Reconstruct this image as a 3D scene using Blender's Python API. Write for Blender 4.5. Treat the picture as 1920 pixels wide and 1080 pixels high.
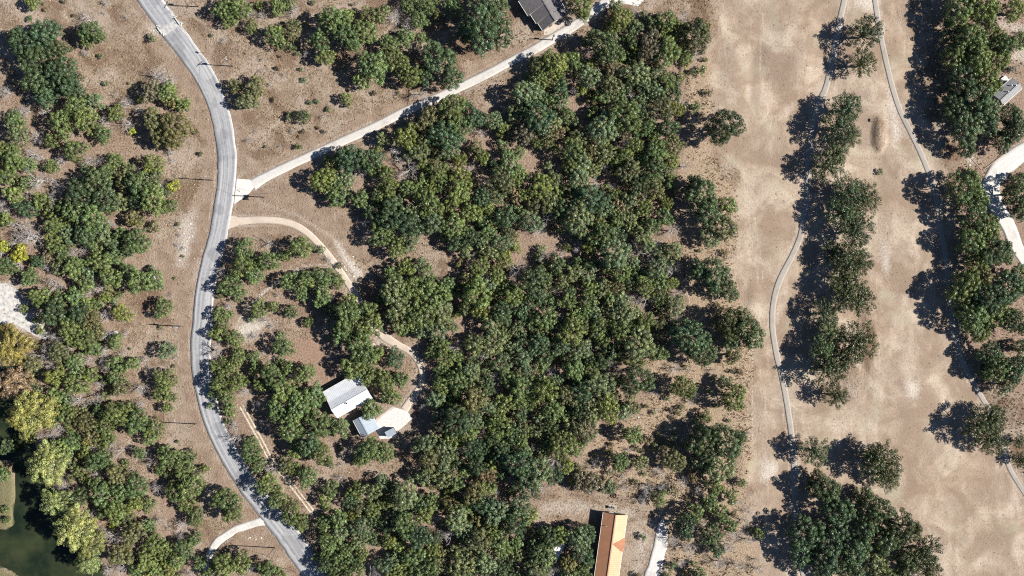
import bpy, math, random
import numpy as np
from mathutils import Vector, Matrix

# ------------------------------------------------------------------ reset
for o in list(bpy.data.objects): bpy.data.objects.remove(o)
scene = bpy.context.scene
COL = scene.collection
S = 0.165            # metres per photograph pixel on the ground
H = 300.0            # height of the drone
R = math.radians

# ------------------------------------------------------------------ camera
cam_d = bpy.data.cameras.new('drone_camera'); cam = bpy.data.objects.new('drone_camera', cam_d)
COL.objects.link(cam); cam.location = (0, 0, H); cam.rotation_euler = (0, 0, 0)
cam_d.sensor_width = 36; cam_d.lens = 36 * H / (1920 * S); cam_d.clip_start = 1; cam_d.clip_end = 8000
scene.camera = cam
# ------------------------------------------------------------------ light
SUN_ELEV = 41.0
tosun_h = Vector((1, -0.055, 0)).normalized()
tosun = (tosun_h * math.cos(R(SUN_ELEV)) + Vector((0, 0, math.sin(R(SUN_ELEV))))).normalized()
world = bpy.data.worlds.new('World'); scene.world = world; world.use_nodes = True
wn = world.node_tree; wn.nodes.clear()
sky = wn.nodes.new('ShaderNodeTexSky'); sky.sky_type = 'NISHITA'; sky.sun_disc = False
sky.air_density = 0.8; sky.dust_density = 0.2; sky.ozone_density = 5.0
sky.sun_elevation = R(SUN_ELEV); sky.sun_rotation = math.atan2(tosun_h.x, tosun_h.y)
bg = wn.nodes.new('ShaderNodeBackground'); bg.inputs['Strength'].default_value = 0.05
wo = wn.nodes.new('ShaderNodeOutputWorld')
wn.links.new(sky.outputs[0], bg.inputs[0]); wn.links.new(bg.outputs[0], wo.inputs[0])
sun_d = bpy.data.lights.new('sun', 'SUN'); sun_d.energy = 5.0; sun_d.angle = R(0.53); sun_d.color = (1.0, 0.95, 0.87)
sun = bpy.data.objects.new('sun', sun_d); COL.objects.link(sun)
sun.rotation_euler = tosun.to_track_quat('Z', 'Y').to_euler(); sun.location = (0, 0, 200)
vs = scene.view_settings
vs.view_transform = 'Standard'; vs.look = 'None'; vs.exposure = 0.74; vs.gamma = 1.0; vs.use_curve_mapping = False
scene.render.engine = 'CYCLES'
scene.cycles.max_bounces = 4; scene.cycles.diffuse_bounces = 1; scene.cycles.transmission_bounces = 2
scene.cycles.use_denoising = False; scene.cycles.filter_width = 1.1

# ------------------------------------------------------------------ helpers
rng = np.random.default_rng(11)
random.seed(5)

def G(px, py, z=0.0):
    """ground point (or point at height z) that the photograph shows at pixel px,py"""
    k = S * (H - z) / H
    return Vector(((px - 960) * k, (540 - py) * k, z))

def tag(o, label=None, cat=None, group=None, kind=None):
    if label: o['label'] = label
    if cat: o['category'] = cat
    if group: o['group'] = group
    if kind: o['kind'] = kind
    return o

def np_mesh(name, verts, faces, mat=None, attrs=None, smooth=False):
    """verts (n,3); faces (m,k) all with k corners; attrs {name:(domain, array)}"""
    me = bpy.data.meshes.new(name)
    verts = np.asarray(verts, dtype=np.float32); faces = np.asarray(faces, dtype=np.int32)
    m, k = faces.shape
    me.vertices.add(len(verts)); me.vertices.foreach_set('co', verts.ravel())
    me.loops.add(m * k); me.loops.foreach_set('vertex_index', faces.ravel())
    me.polygons.add(m); me.polygons.foreach_set('loop_start', np.arange(0, m * k, k, dtype=np.int32))
    me.update(calc_edges=True)
    if attrs:
        for an, (dom, arr) in attrs.items():
            a = me.attributes.new(an, 'FLOAT', dom); a.data.foreach_set('value', np.asarray(arr, dtype=np.float32))
    if mat: me.materials.append(mat)
    if smooth: me.polygons.foreach_set('use_smooth', np.ones(m, dtype=bool))
    return me

class MB:
    """collects shapes of one part"""
    def __init__(self): self.v = []; self.f = []
    def add(self, vs_, fs_):
        b = len(self.v); self.v += [tuple(p) for p in vs_]; self.f += [tuple(i + b for i in f) for f in fs_]
    def box(self, c, s, rz=0.0, mat=None):
        c = Vector(c); hx, hy, hz = s[0] / 2, s[1] / 2, s[2] / 2
        m = mat or Matrix.Rotation(rz, 3, 'Z')
        p = [c + m @ Vector((x, y, z)) for z in (-hz, hz) for x, y in ((-hx, -hy), (hx, -hy), (hx, hy), (-hx, hy))]
        self.add(p, [(3, 2, 1, 0), (4, 5, 6, 7), (0, 1, 5, 4), (1, 2, 6, 5), (2, 3, 7, 6), (3, 0, 4, 7)])
        return self
    def tube(self, a, b, r0, r1, n=6, cap=True):
        a = Vector(a); b = Vector(b); d = (b - a)
        if d.length < 1e-6: return self
        q = d.to_track_quat('Z', 'Y').to_matrix()
        p = []
        for c, r in ((a, r0), (b, r1)):
            for i in range(n):
                t = 2 * math.pi * i / n
                p.append(c + q @ Vector((r * math.cos(t), r * math.sin(t), 0)))
        f = [(i, (i + 1) % n, n + (i + 1) % n, n + i) for i in range(n)]
        if cap: f += [tuple(range(n - 1, -1, -1)), tuple(range(n, 2 * n))]
        self.add(p, f); return self
    def slab(self, poly, t):
        """planar polygon (3d, counter-clockwise from above) with thickness t downward"""
        n = len(poly); poly = [Vector(p) for p in poly]
        self.add(poly + [p - Vector((0, 0, t)) for p in poly],
                 [tuple(range(n)), tuple(range(2 * n - 1, n - 1, -1))] +
                 [(i, n + i, n + (i + 1) % n, (i + 1) % n) for i in range(n)])
        return self
    def build(self, name, mat, parent=None, smooth=False):
        me = bpy.data.meshes.new(name); me.from_pydata(self.v, [], self.f); me.update()
        if mat: me.materials.append(mat)
        if smooth: me.polygons.foreach_set('use_smooth', np.ones(len(me.polygons), dtype=bool))
        o = bpy.data.objects.new(name, me); COL.objects.link(o)
        if parent: o.parent = parent
        return o

def empty(name, loc=(0, 0, 0), rz=0.0):
    o = bpy.data.objects.new(name, None); COL.objects.link(o)
    o.location = loc; o.rotation_euler = (0, 0, rz); o.empty_display_size = 0.5
    return o

# value noise in numpy (used for ground zone edges and scatter)
_tab = rng.random((256, 256))
def vnoise(x, y, sc):
    x = np.asarray(x) / sc; y = np.asarray(y) / sc
    xi = np.floor(x).astype(int); yi = np.floor(y).astype(int); fx = x - xi; fy = y - yi
    fx = fx * fx * (3 - 2 * fx); fy = fy * fy * (3 - 2 * fy)
    g = lambda a, b: _tab[a % 256, b % 256]
    return (g(xi, yi) * (1 - fx) + g(xi + 1, yi) * fx) * (1 - fy) + (g(xi, yi + 1) * (1 - fx) + g(xi + 1, yi + 1) * fx) * fy
def fbm(x, y, sc):
    return vnoise(x, y, sc) * .5 + vnoise(x + 91, y + 17, sc / 2) * .3 + vnoise(x + 7, y + 53, sc / 4) * .2

def seg_dist(X, Y, pts, closed=False):
    d = np.full(X.shape, 1e9); n = len(pts)
    for i in range(n if closed else n - 1):
        ax, ay = pts[i]; bx, by = pts[(i + 1) % n]
        vx, vy = bx - ax, by - ay; L = vx * vx + vy * vy + 1e-9
        t = np.clip(((X - ax) * vx + (Y - ay) * vy) / L, 0, 1)
        d = np.minimum(d, np.hypot(X - ax - t * vx, Y - ay - t * vy))
    return d
def inside(X, Y, pts):
    r = np.zeros(X.shape, dtype=bool); n = len(pts)
    for i in range(n):
        ax, ay = pts[i]; bx, by = pts[(i + 1) % n]
        c = ((ay > Y) != (by > Y))
        with np.errstate(divide='ignore', invalid='ignore'):
            r ^= c & (X < (bx - ax) * (Y - ay) / (by - ay + 1e-12) + ax)
    return r
def sdf(X, Y, pts):
    d = seg_dist(X, Y, pts, True)
    return np.where(inside(X, Y, pts), d, -d)
def w2(pl): return [tuple(G(x, y)[:2]) for x, y in pl]

def smooth_path(pts, n=8):
    """Catmull-Rom through tuples"""
    P = [np.array(p, float) for p in pts]; P = [2 * P[0] - P[1]] + P + [2 * P[-1] - P[-2]]
    out = []
    for i in range(1, len(P) - 2):
        for k in range(n):
            t = k / n
            out.append(.5 * (2 * P[i] + (P[i + 1] - P[i - 1]) * t + (2 * P[i - 1] - 5 * P[i] + 4 * P[i + 1] - P[i + 2]) * t * t
                             + (3 * P[i] - P[i - 1] - 3 * P[i + 1] + P[i + 2]) * t ** 3))
    out.append(P[-2]); return np.array(out)

# ------------------------------------------------------------------ materials
def mat_new(name):
    m = bpy.data.materials.new(name); m.use_nodes = True
    nt = m.node_tree; nt.nodes.clear()
    out = nt.nodes.new('ShaderNodeOutputMaterial'); b = nt.nodes.new('ShaderNodeBsdfPrincipled')
    nt.links.new(b.outputs[0], out.inputs[0]); b.inputs['Roughness'].default_value = .85
    b.inputs['Specular IOR Level'].default_value = .2
    return m, nt, b
def N(nt, t, **kw):
    n = nt.nodes.new('ShaderNode' + t)
    for k, v in kw.items():
        if k in n.inputs: n.inputs[k].default_value = v
        else: setattr(n, k, v)
    return n
def mixc(nt, f, a, b, blend='MIX'):
    m = nt.nodes.new('ShaderNodeMix'); m.data_type = 'RGBA'; m.blend_type = blend
    for i, v in ((0, f), (6, a), (7, b)):
        if isinstance(v, (int, float)): m.inputs[i].default_value = v
        elif isinstance(v, tuple): m.inputs[i].default_value = v + (1,) if len(v) == 3 else v
        else: nt.links.new(v, m.inputs[i])
    return m.outputs[2]
def math_(nt, op, a, b=None, clamp=False):
    m = nt.nodes.new('ShaderNodeMath'); m.operation = op; m.use_clamp = clamp
    for i, v in enumerate((a, b)):
        if v is None: continue
        if isinstance(v, (int, float)): m.inputs[i].default_value = v
        else: nt.links.new(v, m.inputs[i])
    return m.outputs[0]
def noise(nt, scale, detail=4, rough=.55, vec=None, dist=0.0):
    n = N(nt, 'TexNoise'); n.inputs['Scale'].default_value = scale; n.inputs['Detail'].default_value = detail
    n.inputs['Roughness'].default_value = rough; n.inputs['Distortion'].default_value = dist
    if vec is not None: nt.links.new(vec, n.inputs['Vector'])
    return n.outputs['Fac']
def ramp(nt, f, lo, hi):
    m = N(nt, 'MapRange'); m.clamp = True
    nt.links.new(f, m.inputs[0]); m.inputs[1].default_value = lo; m.inputs[2].default_value = hi
    return m.outputs[0]
def pos(nt): return N(nt, 'NewGeometry').outputs['Position']
def mapped(nt, vec, scale, rot=(0, 0, 0)):
    m = N(nt, 'Mapping'); nt.links.new(vec, m.inputs[0]); m.inputs['Scale'].default_value = scale; m.inputs['Rotation'].default_value = rot
    return m.outputs[0]
def attr(nt, n):
    a = N(nt, 'Attribute'); a.attribute_name = n; return a.outputs['Fac']
def bump(nt, b, h, strength=.5, dist=.1):
    n = N(nt, 'Bump'); n.inputs['Strength'].default_value = strength; n.inputs['Distance'].default_value = dist
    nt.links.new(h, n.inputs['Height']); nt.links.new(n.outputs[0], b.inputs['Normal'])

def simple(name, col, var=.25, sc=3.0, rough=.8, metal=0.0, spec=.3):
    m, nt, b = mat_new(name)
    tc = N(nt, 'TexCoord').outputs['Object']
    f = noise(nt, sc, 5, .6, tc)
    lo = tuple(c * (1 - var) for c in col); hi = tuple(min(1, c * (1 + var)) for c in col)
    nt.links.new(mixc(nt, ramp(nt, f, .3, .7), lo, hi), b.inputs['Base Color'])
    b.inputs['Roughness'].default_value = rough; b.inputs['Metallic'].default_value = metal
    b.inputs['Specular IOR Level'].default_value = spec
    return m

def leaf_material():
    m = bpy.data.materials.new('foliage'); m.use_nodes = True; nt = m.node_tree; nt.nodes.clear()
    out = nt.nodes.new('ShaderNodeOutputMaterial')
    oi = N(nt, 'ObjectInfo'); t = attr(nt, 'tint')
    k = N(nt, 'MapRange'); nt.links.new(t, k.inputs[0]); k.inputs[3].default_value = .5; k.inputs[4].default_value = 1.55
    c = mixc(nt, 1.0, oi.outputs['Color'], (1, 1, 1), 'MULTIPLY')
    sc = nt.nodes.new('ShaderNodeVectorMath'); sc.operation = 'SCALE'
    nt.links.new(c, sc.inputs[0]); nt.links.new(k.outputs[0], sc.inputs['Scale'])
    # some leaves yellower, some greyer
    hue = attr(nt, 'hue')
    c2 = mixc(nt, ramp(nt, hue, .55, 1.0), sc.outputs[0], (1.25, 1.1, .72), 'MULTIPLY')
    c2 = mixc(nt, ramp(nt, hue, .4, 0.0), c2, (.9, 1.02, 1.3), 'MULTIPLY')
    d = N(nt, 'BsdfPrincipled'); d.inputs['Roughness'].default_value = .42; d.inputs['Specular IOR Level'].default_value = .45
    nt.links.new(c2, d.inputs['Base Color'])
    tr = N(nt, 'BsdfTranslucent'); nt.links.new(mixc(nt, 1.0, c2, (1.15, 1.2, .6), 'MULTIPLY'), tr.inputs[0])
    mx = N(nt, 'MixShader'); mx.inputs[0].default_value = .09
    nt.links.new(d.outputs[0], mx.inputs[1]); nt.links.new(tr.outputs[0], mx.inputs[2]); nt.links.new(mx.outputs[0], out.inputs[0])
    return m
LEAF = leaf_material()
BARK = simple('bark', (.16, .13, .11), .35, 2.0)
DEADWOOD = simple('weathered_dead_wood', (.46, .43, .41), .25, 2.0)
TWIG = simple('grey_twigs', (.36, .33, .31), .3, 1.0)

def ground_material():
    m, nt, b = mat_new('dry_ground')
    p = pos(nt)
    big = noise(nt, .045, 4, .55, p); mid = noise(nt, .28, 5, .62, p); fine = noise(nt, 1.7, 6, .7, p); grit = noise(nt, 5.0, 4, .7, p)
    # rough dry grassland
    rough = mixc(nt, ramp(nt, mid, .3, .7), (.205, .142, .100), (.385, .295, .215))
    rough = mixc(nt, ramp(nt, big, .38, .62), rough, mixc(nt, ramp(nt, fine, .3, .7), (.225, .170, .130), (.44, .36, .285)))
    rough = mixc(nt, ramp(nt, fine, .5, .78), rough, (.40, .315, .225))
    rough = mixc(nt, math_(nt, 'MULTIPLY', ramp(nt, fine, .5, .27), .75), rough, (.10, .072, .050))
    patch = noise(nt, .11, 5, .6, mapped(nt, p, (1, 1, 1), (0, 0, .5)), .5)
    rough = mixc(nt, math_(nt, 'MULTIPLY', ramp(nt, patch, .50, .60), .75), rough, (.175, .115, .078))
    rough = mixc(nt, math_(nt, 'MULTIPLY', ramp(nt, patch, .47, .38), .6), rough, (.42, .345, .285))
    sp = noise(nt, .9, 4, .65, p, .3)
    rough = mixc(nt, math_(nt, 'MULTIPLY', ramp(nt, sp, .56, .66), .65), rough, (.115, .085, .060))
    # leaf litter beneath the woods
    litter = mixc(nt, ramp(nt, fine, .3, .72), (.175, .118, .086), (.43, .325, .25))
    # fairway: worn, dormant turf
    stp = mapped(nt, p, (.20, .05, .1), (0, 0, R(5)))
    st = noise(nt, 1.0, 5, .6, stp)
    fa = mixc(nt, ramp(nt, mid, .3, .7), (.285, .207, .150), (.42, .328, .245))
    fa = mixc(nt, ramp(nt, big, .35, .65), fa, mixc(nt, ramp(nt, st, .3, .7), (.26, .20, .155), (.43, .35, .275)))
    fa = mixc(nt, ramp(nt, st, .54, .72), fa, (.47, .39, .315))
    blot = noise(nt, .085, 5, .62, p, .6)
    fa = mixc(nt, math_(nt, 'MULTIPLY', ramp(nt, blot, .52, .40), .8), fa, (.25, .182, .132))
    fa = mixc(nt, math_(nt, 'MULTIPLY', ramp(nt, blot, .54, .66), .7), fa, (.50, .425, .335))
    fa = mixc(nt, math_(nt, 'MULTIPLY', ramp(nt, mid, .46, .26), .6), fa, (.25, .19, .15))
    fa = mixc(nt, math_(nt, 'MULTIPLY', ramp(nt, fine, .5, .28), .7), fa, (.17, .125, .095))
    fa = mixc(nt, math_(nt, 'MULTIPLY', ramp(nt, grit, .52, .75), .5), fa, (.48, .41, .33))
    fa = mixc(nt, math_(nt, 'MULTIPLY', ramp(nt, noise(nt, .1, 3, .5, mapped(nt, p, (1, 1, 1), (0, 0, 1))), .58, .72), .6), fa, (.36, .33, .24))
    # straw: tall pale bunch grass
    sw = mixc(nt, ramp(nt, fine, .32, .68), (.235, .168, .115), (.48, .375, .27))
    # mown verge
    mo = mixc(nt, ramp(nt, mid, .3, .7), (.225, .157, .113), (.36, .275, .208))
    mo = mixc(nt, math_(nt, 'MULTIPLY', ramp(nt, grit, .5, .75), .6), mo, (.36, .30, .25))
    mo = mixc(nt, math_(nt, 'MULTIPLY', ramp(nt, fine, .45, .25), .6), mo, (.12, .088, .065))
    # caliche / limestone scrape
    ba = mixc(nt, ramp(nt, fine, .3, .7), (.40, .34, .285), (.66, .61, .55))
    # reddish yard soil
    rd = mixc(nt, ramp(nt, fine, .3, .7), (.225, .145, .102), (.37, .265, .20))
    # river bed
    bd = mixc(nt, ramp(nt, fine, .3, .7), (.05, .055, .03), (.11, .11, .06))
    # green streamside plants on banks
    gn = mixc(nt, ramp(nt, fine, .35, .65), (.06, .085, .025), (.2, .2, .08))
    c = rough
    for an, col in (('w_litter', litter), ('w_straw', sw), ('w_mown', mo), ('w_fair', fa), ('w_red', rd), ('w_bare', ba), ('w_green', gn), ('w_bed', bd)):
        w = math_(nt, 'ADD', attr(nt, an), math_(nt, 'MULTIPLY', math_(nt, 'SUBTRACT', fine, .5), .9))
        w = math_(nt, 'MULTIPLY', ramp(nt, w, .3, .7) if an != 'w_bare' else ramp(nt, w, .3, 1.05), ramp(nt, attr(nt, an), .02, .15))
        c = mixc(nt, w, c, col)
    nt.links.new(c, b.inputs['Base Color'])
    b.inputs['Roughness'].default_value = .95; b.inputs['Specular IOR Level'].default_value = .05
    hgt_ = math_(nt, 'ADD', fine, math_(nt, 'MULTIPLY', grit, .4))
    hgt_ = math_(nt, 'MULTIPLY', hgt_, math_(nt, 'SUBTRACT', 1.0, math_(nt, 'MULTIPLY', attr(nt, 'w_fair'), .72)))
    bump(nt, b, hgt_, .9, .55)
    return m

def road_material(name, lo, hi, edge, streak=.6, bumpy=.02, dark=(.10, .10, .105), patch=0.0):
    """u = across 0..1, v = metres along (vertex attributes)"""
    m, nt, b = mat_new(name)
    p = pos(nt); u = attr(nt, 'across'); v = attr(nt, 'along')
    cmb = N(nt, 'CombineXYZ')
    nt.links.new(math_(nt, 'MULTIPLY', u, 9.0), cmb.inputs[0]); nt.links.new(math_(nt, 'MULTIPLY', v, .022), cmb.inputs[1])
    s = noise(nt, 1.0, 3, .5, cmb.outputs[0])
    cmb2 = N(nt, 'CombineXYZ')
    nt.links.new(math_(nt, 'MULTIPLY', u, 26.0), cmb2.inputs[0]); nt.links.new(math_(nt, 'MULTIPLY', v, .09), cmb2.inputs[1])
    s2 = noise(nt, 1.0, 3, .6, cmb2.outputs[0])
    f = noise(nt, 1.2, 6, .65, p); g = noise(nt, 7.0, 3, .7, p)
    c = mixc(nt, ramp(nt, f, .3, .7), lo, hi)
    c = mixc(nt, math_(nt, 'MULTIPLY', ramp(nt, s, .42, .64), streak), c, edge)
    c = mixc(nt, math_(nt, 'MULTIPLY', ramp(nt, s2, .57, .72), streak * .75), c, dark)
    c = mixc(nt, math_(nt, 'MULTIPLY', ramp(nt, s2, .45, .3), streak * .5), c, hi)
    c = mixc(nt, math_(nt, 'MULTIPLY', ramp(nt, g, .5, .75), .25), c, dark)
    pt = noise(nt, .16, 3, .5, p)
    c = mixc(nt, math_(nt, 'MULTIPLY', ramp(nt, pt, .54, .60), .35), c, dark)
    e = math_(nt, 'ABSOLUTE', math_(nt, 'SUBTRACT', u, .5))
    e = math_(nt, 'ADD', e, math_(nt, 'MULTIPLY', math_(nt, 'SUBTRACT', f, .5), .12))
    c = mixc(nt, ramp(nt, e, .44, .49), c, edge)
    nt.links.new(c, b.inputs['Base Color']); b.inputs['Roughness'].default_value = .8
    bump(nt, b, g, .4, bumpy)
    return m

def water_material():
    m, nt, b = mat_new('river_water')
    p = pos(nt)
    f = noise(nt, .12, 4, .6, p); r = noise(nt, 2.4, 4, .6, p)
    c = mixc(nt, ramp(nt, f, .35, .68), (.010, .018, .011), (.042, .050, .024))
    nt.links.new(c, b.inputs['Base Color']); b.inputs['Roughness'].default_value = .07
    b.inputs['Specular IOR Level'].default_value = .5; b.inputs['IOR'].default_value = 1.33
    bump(nt, b, r, .12, .05)
    return m

# ------------------------------------------------------------------ roads and paths (pixel centre lines, width in pixels)
ROAD = [(262, -30, 41), (281, 0, 41), (305, 32, 41), (320, 55, 40), (350, 93, 39), (378, 134, 38), (397, 170, 37), (412, 212, 36), (421, 255, 36), (426, 300, 36), (424, 345, 35), (418, 390, 35),
        (408, 445, 35), (395, 492, 35), (384, 545, 36), (380, 600, 38), (376, 650, 38), (379, 700, 38), (388, 750, 36), (402, 795, 36), (425, 845, 36), (455, 895, 37), (492, 945, 39), (528, 988, 42), (562, 1035, 43), (592, 1080, 42), (612, 1112, 42)]
LANE = [(474, 346, 22), (496, 333, 18), (520, 321, 17), (560, 302, 16), (600, 284, 16), (640, 266, 16), (700, 239, 16), (760, 209, 16), (820, 183, 16), (870, 160, 16), (915, 138, 16), (960, 114, 16), (1000, 94, 17), (1040, 70, 18), (1075, 49, 18), (1110, 24, 17), (1135, 2, 18), (1150, -25, 18)]
LOOP = [(431, 416, 17), (455, 414, 15), (490, 412, 13), (522, 414, 13), (550, 421, 13), (578, 438, 13), (604, 465, 13), (628, 495, 13), (650, 527, 13), (668, 556, 13), (690, 588, 13), (708, 615, 15), (722, 632, 18), (745, 646, 14), (768, 659, 13), (784, 677, 13), (792, 700, 13), (787, 726, 13), (774, 745, 14), (758, 768, 16)]
CART_A = [(1589, -25, 13), (1581, 10, 13), (1573, 45, 13), (1565, 90, 13), (1557, 130, 13), (1548, 165, 13), (1537, 190, 13), (1525, 235, 13), (1516, 290, 12), (1514, 340, 12), (1513, 375, 12), (1507, 410, 12), (1500, 445, 13), (1485, 480, 13), (1463, 523, 14), (1451, 562, 13), (1448, 608, 13), (1455, 660, 13), (1465, 702, 13), (1473, 742, 13), (1479, 780, 13), (1484, 815, 13), (1488, 860, 13), (1490, 900, 13), (1492, 960, 13), (1496, 1020, 14), (1503, 1062, 14), (1515, 1105, 14)]
CART_B = [(1637, -25, 12), (1642, 10, 12), (1648, 50, 12), (1656, 90, 12), (1665, 130, 12), (1675, 170, 12), (1688, 208, 12), (1705, 243, 12), (1721, 275, 12), (1736, 310, 12), (1747, 340, 12), (1757, 380, 12), (1765, 430, 12), (1773, 480, 11), (1777, 512, 11), (1782, 560, 11), (1788, 615, 11), (1794, 642, 11), (1803, 672, 11), (1820, 708, 11), (1841, 745, 11), (1864, 785, 11), (1879, 832, 10), (1889, 868, 10), (1904, 898, 10), (1928, 935, 10)]
WHITE_R = [(1935, 276, 34), (1912, 289, 34), (1892, 303, 36), (1872, 322, 38), (1858, 346, 34), (1862, 372, 30), (1877, 400, 28), (1892, 428, 26), (1906, 462, 24), (1930, 500, 24)]
WHITE_B = [(1244, 972, 2), (1241, 984, 12), (1240, 1005, 24), (1236, 1035, 26), (1228, 1062, 28), (1218, 1100, 30)]
TRACK_BL = [(506, 972, 26), (486, 979, 16), (462, 986, 14), (436, 997, 14), (412, 1013, 15), (398, 1030, 13), (388, 1055, 10), (384, 1100, 9)]
def wp(path): return smooth_path([(*G(x, y)[:2], w * S) for x, y, w in path])
PATHS = {k: wp(v) for k, v in dict(road=ROAD, lane=LANE, loop=LOOP, cart_a=CART_A, cart_b=CART_B, white_r=WHITE_R, white_b=WHITE_B, track=TRACK_BL).items()}
def ribbon(name, path, z, mat, nac=6, edge_j=.0, label=None, kerb=0.0):
    P = path[:, :2]; W = path[:, 2]
    T = np.gradient(P, axis=0); T /= np.linalg.norm(T, axis=1)[:, None]; Nn = np.stack([-T[:, 1], T[:, 0]], 1)
    L = np.concatenate([[0], np.cumsum(np.linalg.norm(np.diff(P, axis=0), axis=1))])
    V = []; U = []; A = []
    for i in range(len(P)):
        jl = 1 + edge_j * (vnoise(L[i], 3.0, 2.2) - .5) * 2; jr = 1 + edge_j * (vnoise(L[i], 77.0, 2.2) - .5) * 2
        for k in range(nac + 1):
            t = k / nac * 2 - 1
            q = P[i] + Nn[i] * t * W[i] / 2 * (jl if t < 0 else jr)
            zz = z + .05 * (1 - t * t) * min(1, W[i] / 6)
            V.append((q[0], q[1], zz if abs(t) < 1 else z)); U.append(k / nac); A.append(L[i])
    n1 = nac + 1
    F = [(i * n1 + k + 1, i * n1 + k, (i + 1) * n1 + k, (i + 1) * n1 + k + 1) for i in range(len(P) - 1) for k in range(nac)]
    base = len(V)
    # a low side face so that the slab has a real edge
    for i in range(len(P)):
        for k in (0, nac):
            x, y, _ = V[i * n1 + k]; V.append((x, y, z - .12)); U.append(k / nac); A.append(L[i])
    for i in range(len(P) - 1):
        F.append((i * n1, base + 2 * i, base + 2 * i + 2, (i + 1) * n1))
        F.append((i * n1 + nac, (i + 1) * n1 + nac, base + 2 * i + 3, base + 2 * i + 1))
    me = np_mesh(name, V, F, mat, {'across': ('POINT', U), 'along': ('POINT', A)})
    o = bpy.data.objects.new(name, me); COL.objects.link(o); o['kind'] = 'structure'
    if label: o['label'] = label
    return o

# ------------------------------------------------------------------ ground sheet
FAIR = [(1348, -60), (1335, 60), (1340, 200), (1333, 285), (1368, 320), (1385, 372), (1385, 440), (1372, 500), (1385, 560), (1418, 600), (1413, 690), (1410, 760), (1408, 860), (1398, 930), (1416, 1000), (1440, 1140),
        (2000, 1140), (2000, 940), (1905, 890), (1882, 830), (1845, 745), (1806, 670), (1796, 640), (1815, 560), (1800, 470), (1775, 345), (1770, 290), (1735, 235), (1722, 120), (1700, 30), (1698, -60)]
WOOD = [(1120, 55), (1150, 15), (1190, 30), (1230, 25), (1275, 30), (1328, 40), (1335, 80), (1300, 108), (1285, 140), (1285, 200), (1270, 235), (1290, 275), (1270, 305), (1263, 340), (1272, 380), (1263, 420), (1275, 470), (1280, 540), (1285, 580), (1255, 610), (1215, 650), (1203, 690), (1218, 735), (1188, 780), (1140, 785), (1105, 815), (1085, 865), (1072, 920), (1008, 928), (1000, 960), (1000, 1000), (1060, 985), (1110, 1000), (1105, 1100),
        (600, 1100), (592, 1045), (615, 985), (632, 935), (680, 895), (735, 890), (765, 908), (800, 868), (775, 830), (795, 770), (805, 705), (800, 655), (840, 620), (858, 590), (855, 520), (840, 462), (795, 440), (760, 475), (700, 470), (680, 430), (690, 400), (690, 375), (640, 385), (602, 358), (585, 330), (605, 300), (645, 275), (690, 285), (722, 255), (775, 222), (835, 190), (880, 180), (905, 205), (960, 185), (985, 150), (1005, 112), (1055, 92)]
WOOD_W = [(0, 160), (60, 180), (130, 185), (190, 180), (240, 180), (300, 160), (350, 210), (355, 265), (300, 290), (230, 300), (320, 340), (315, 400), (290, 430), (290, 540), (230, 560), (235, 690), (330, 700), (335, 760), (290, 790), (330, 850), (385, 880), (380, 950), (370, 1000), (385, 1100), (-60, 1100), (-60, 160)]
SCRUB = [(430, 440), (590, 450), (640, 500), (660, 560), (720, 620), (790, 690), (760, 800), (740, 880), (640, 920), (600, 1000), (560, 990), (480, 880), (420, 780), (395, 650), (400, 560)]
WOOD_E = [(1720, -40), (1770, 60), (1770, 260), (1840, 300), (1790, 330), (1790, 480), (1800, 640), (1920, 760), (2000, 760), (2000, -40)]
STRAW = [(1285, 110), (1335, 90), (1335, 285), (1368, 330), (1385, 440), (1370, 500), (1412, 600), (1408, 860), (1395, 930), (1425, 1010), (1440, 1110), (1245, 1110), (1250, 960), (1100, 900), (1090, 840), (1190, 770), (1220, 690), (1290, 560), (1270, 300)]
VERGE = [(205, -40), (300, 100), (360, 200), (385, 270), (380, 340), (350, 420), (300, 470), (300, 560), (330, 600), (335, 780), (390, 880), (470, 990), (400, 1040), (520, 1040), (600, 1120), (640, 1120), (560, 990), (470, 880), (410, 780), (395, 640), (400, 560), (430, 440), (560, 440), (640, 500), (700, 480), (680, 420), (600, 370), (620, 290), (880, 170), (1040, 90), (1040, 55), (850, 140), (600, 260), (470, 310), (445, 200), (400, 110), (340, 20), (320, -40)]
RIVER = [(-80, 690), (40, 690), (62, 720), (64, 790), (60, 835), (72, 868), (88, 900), (102, 930), (122, 985), (148, 1020), (176, 1045), (196, 1078), (205, 1140), (-80, 1140)]
ISLAND = [(-80, 862), (20, 862), (27, 885), (28, 935), (24, 965), (27, 985), (10, 996), (-80, 985)]
ISLAND2 = [(-80, 1058), (0, 1062), (22, 1072), (45, 1090), (60, 1140), (-80, 1140)]
RED_YARD = [(530, 660), (565, 635), (605, 640), (625, 690), (605, 720), (575, 690), (540, 690)]
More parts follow.
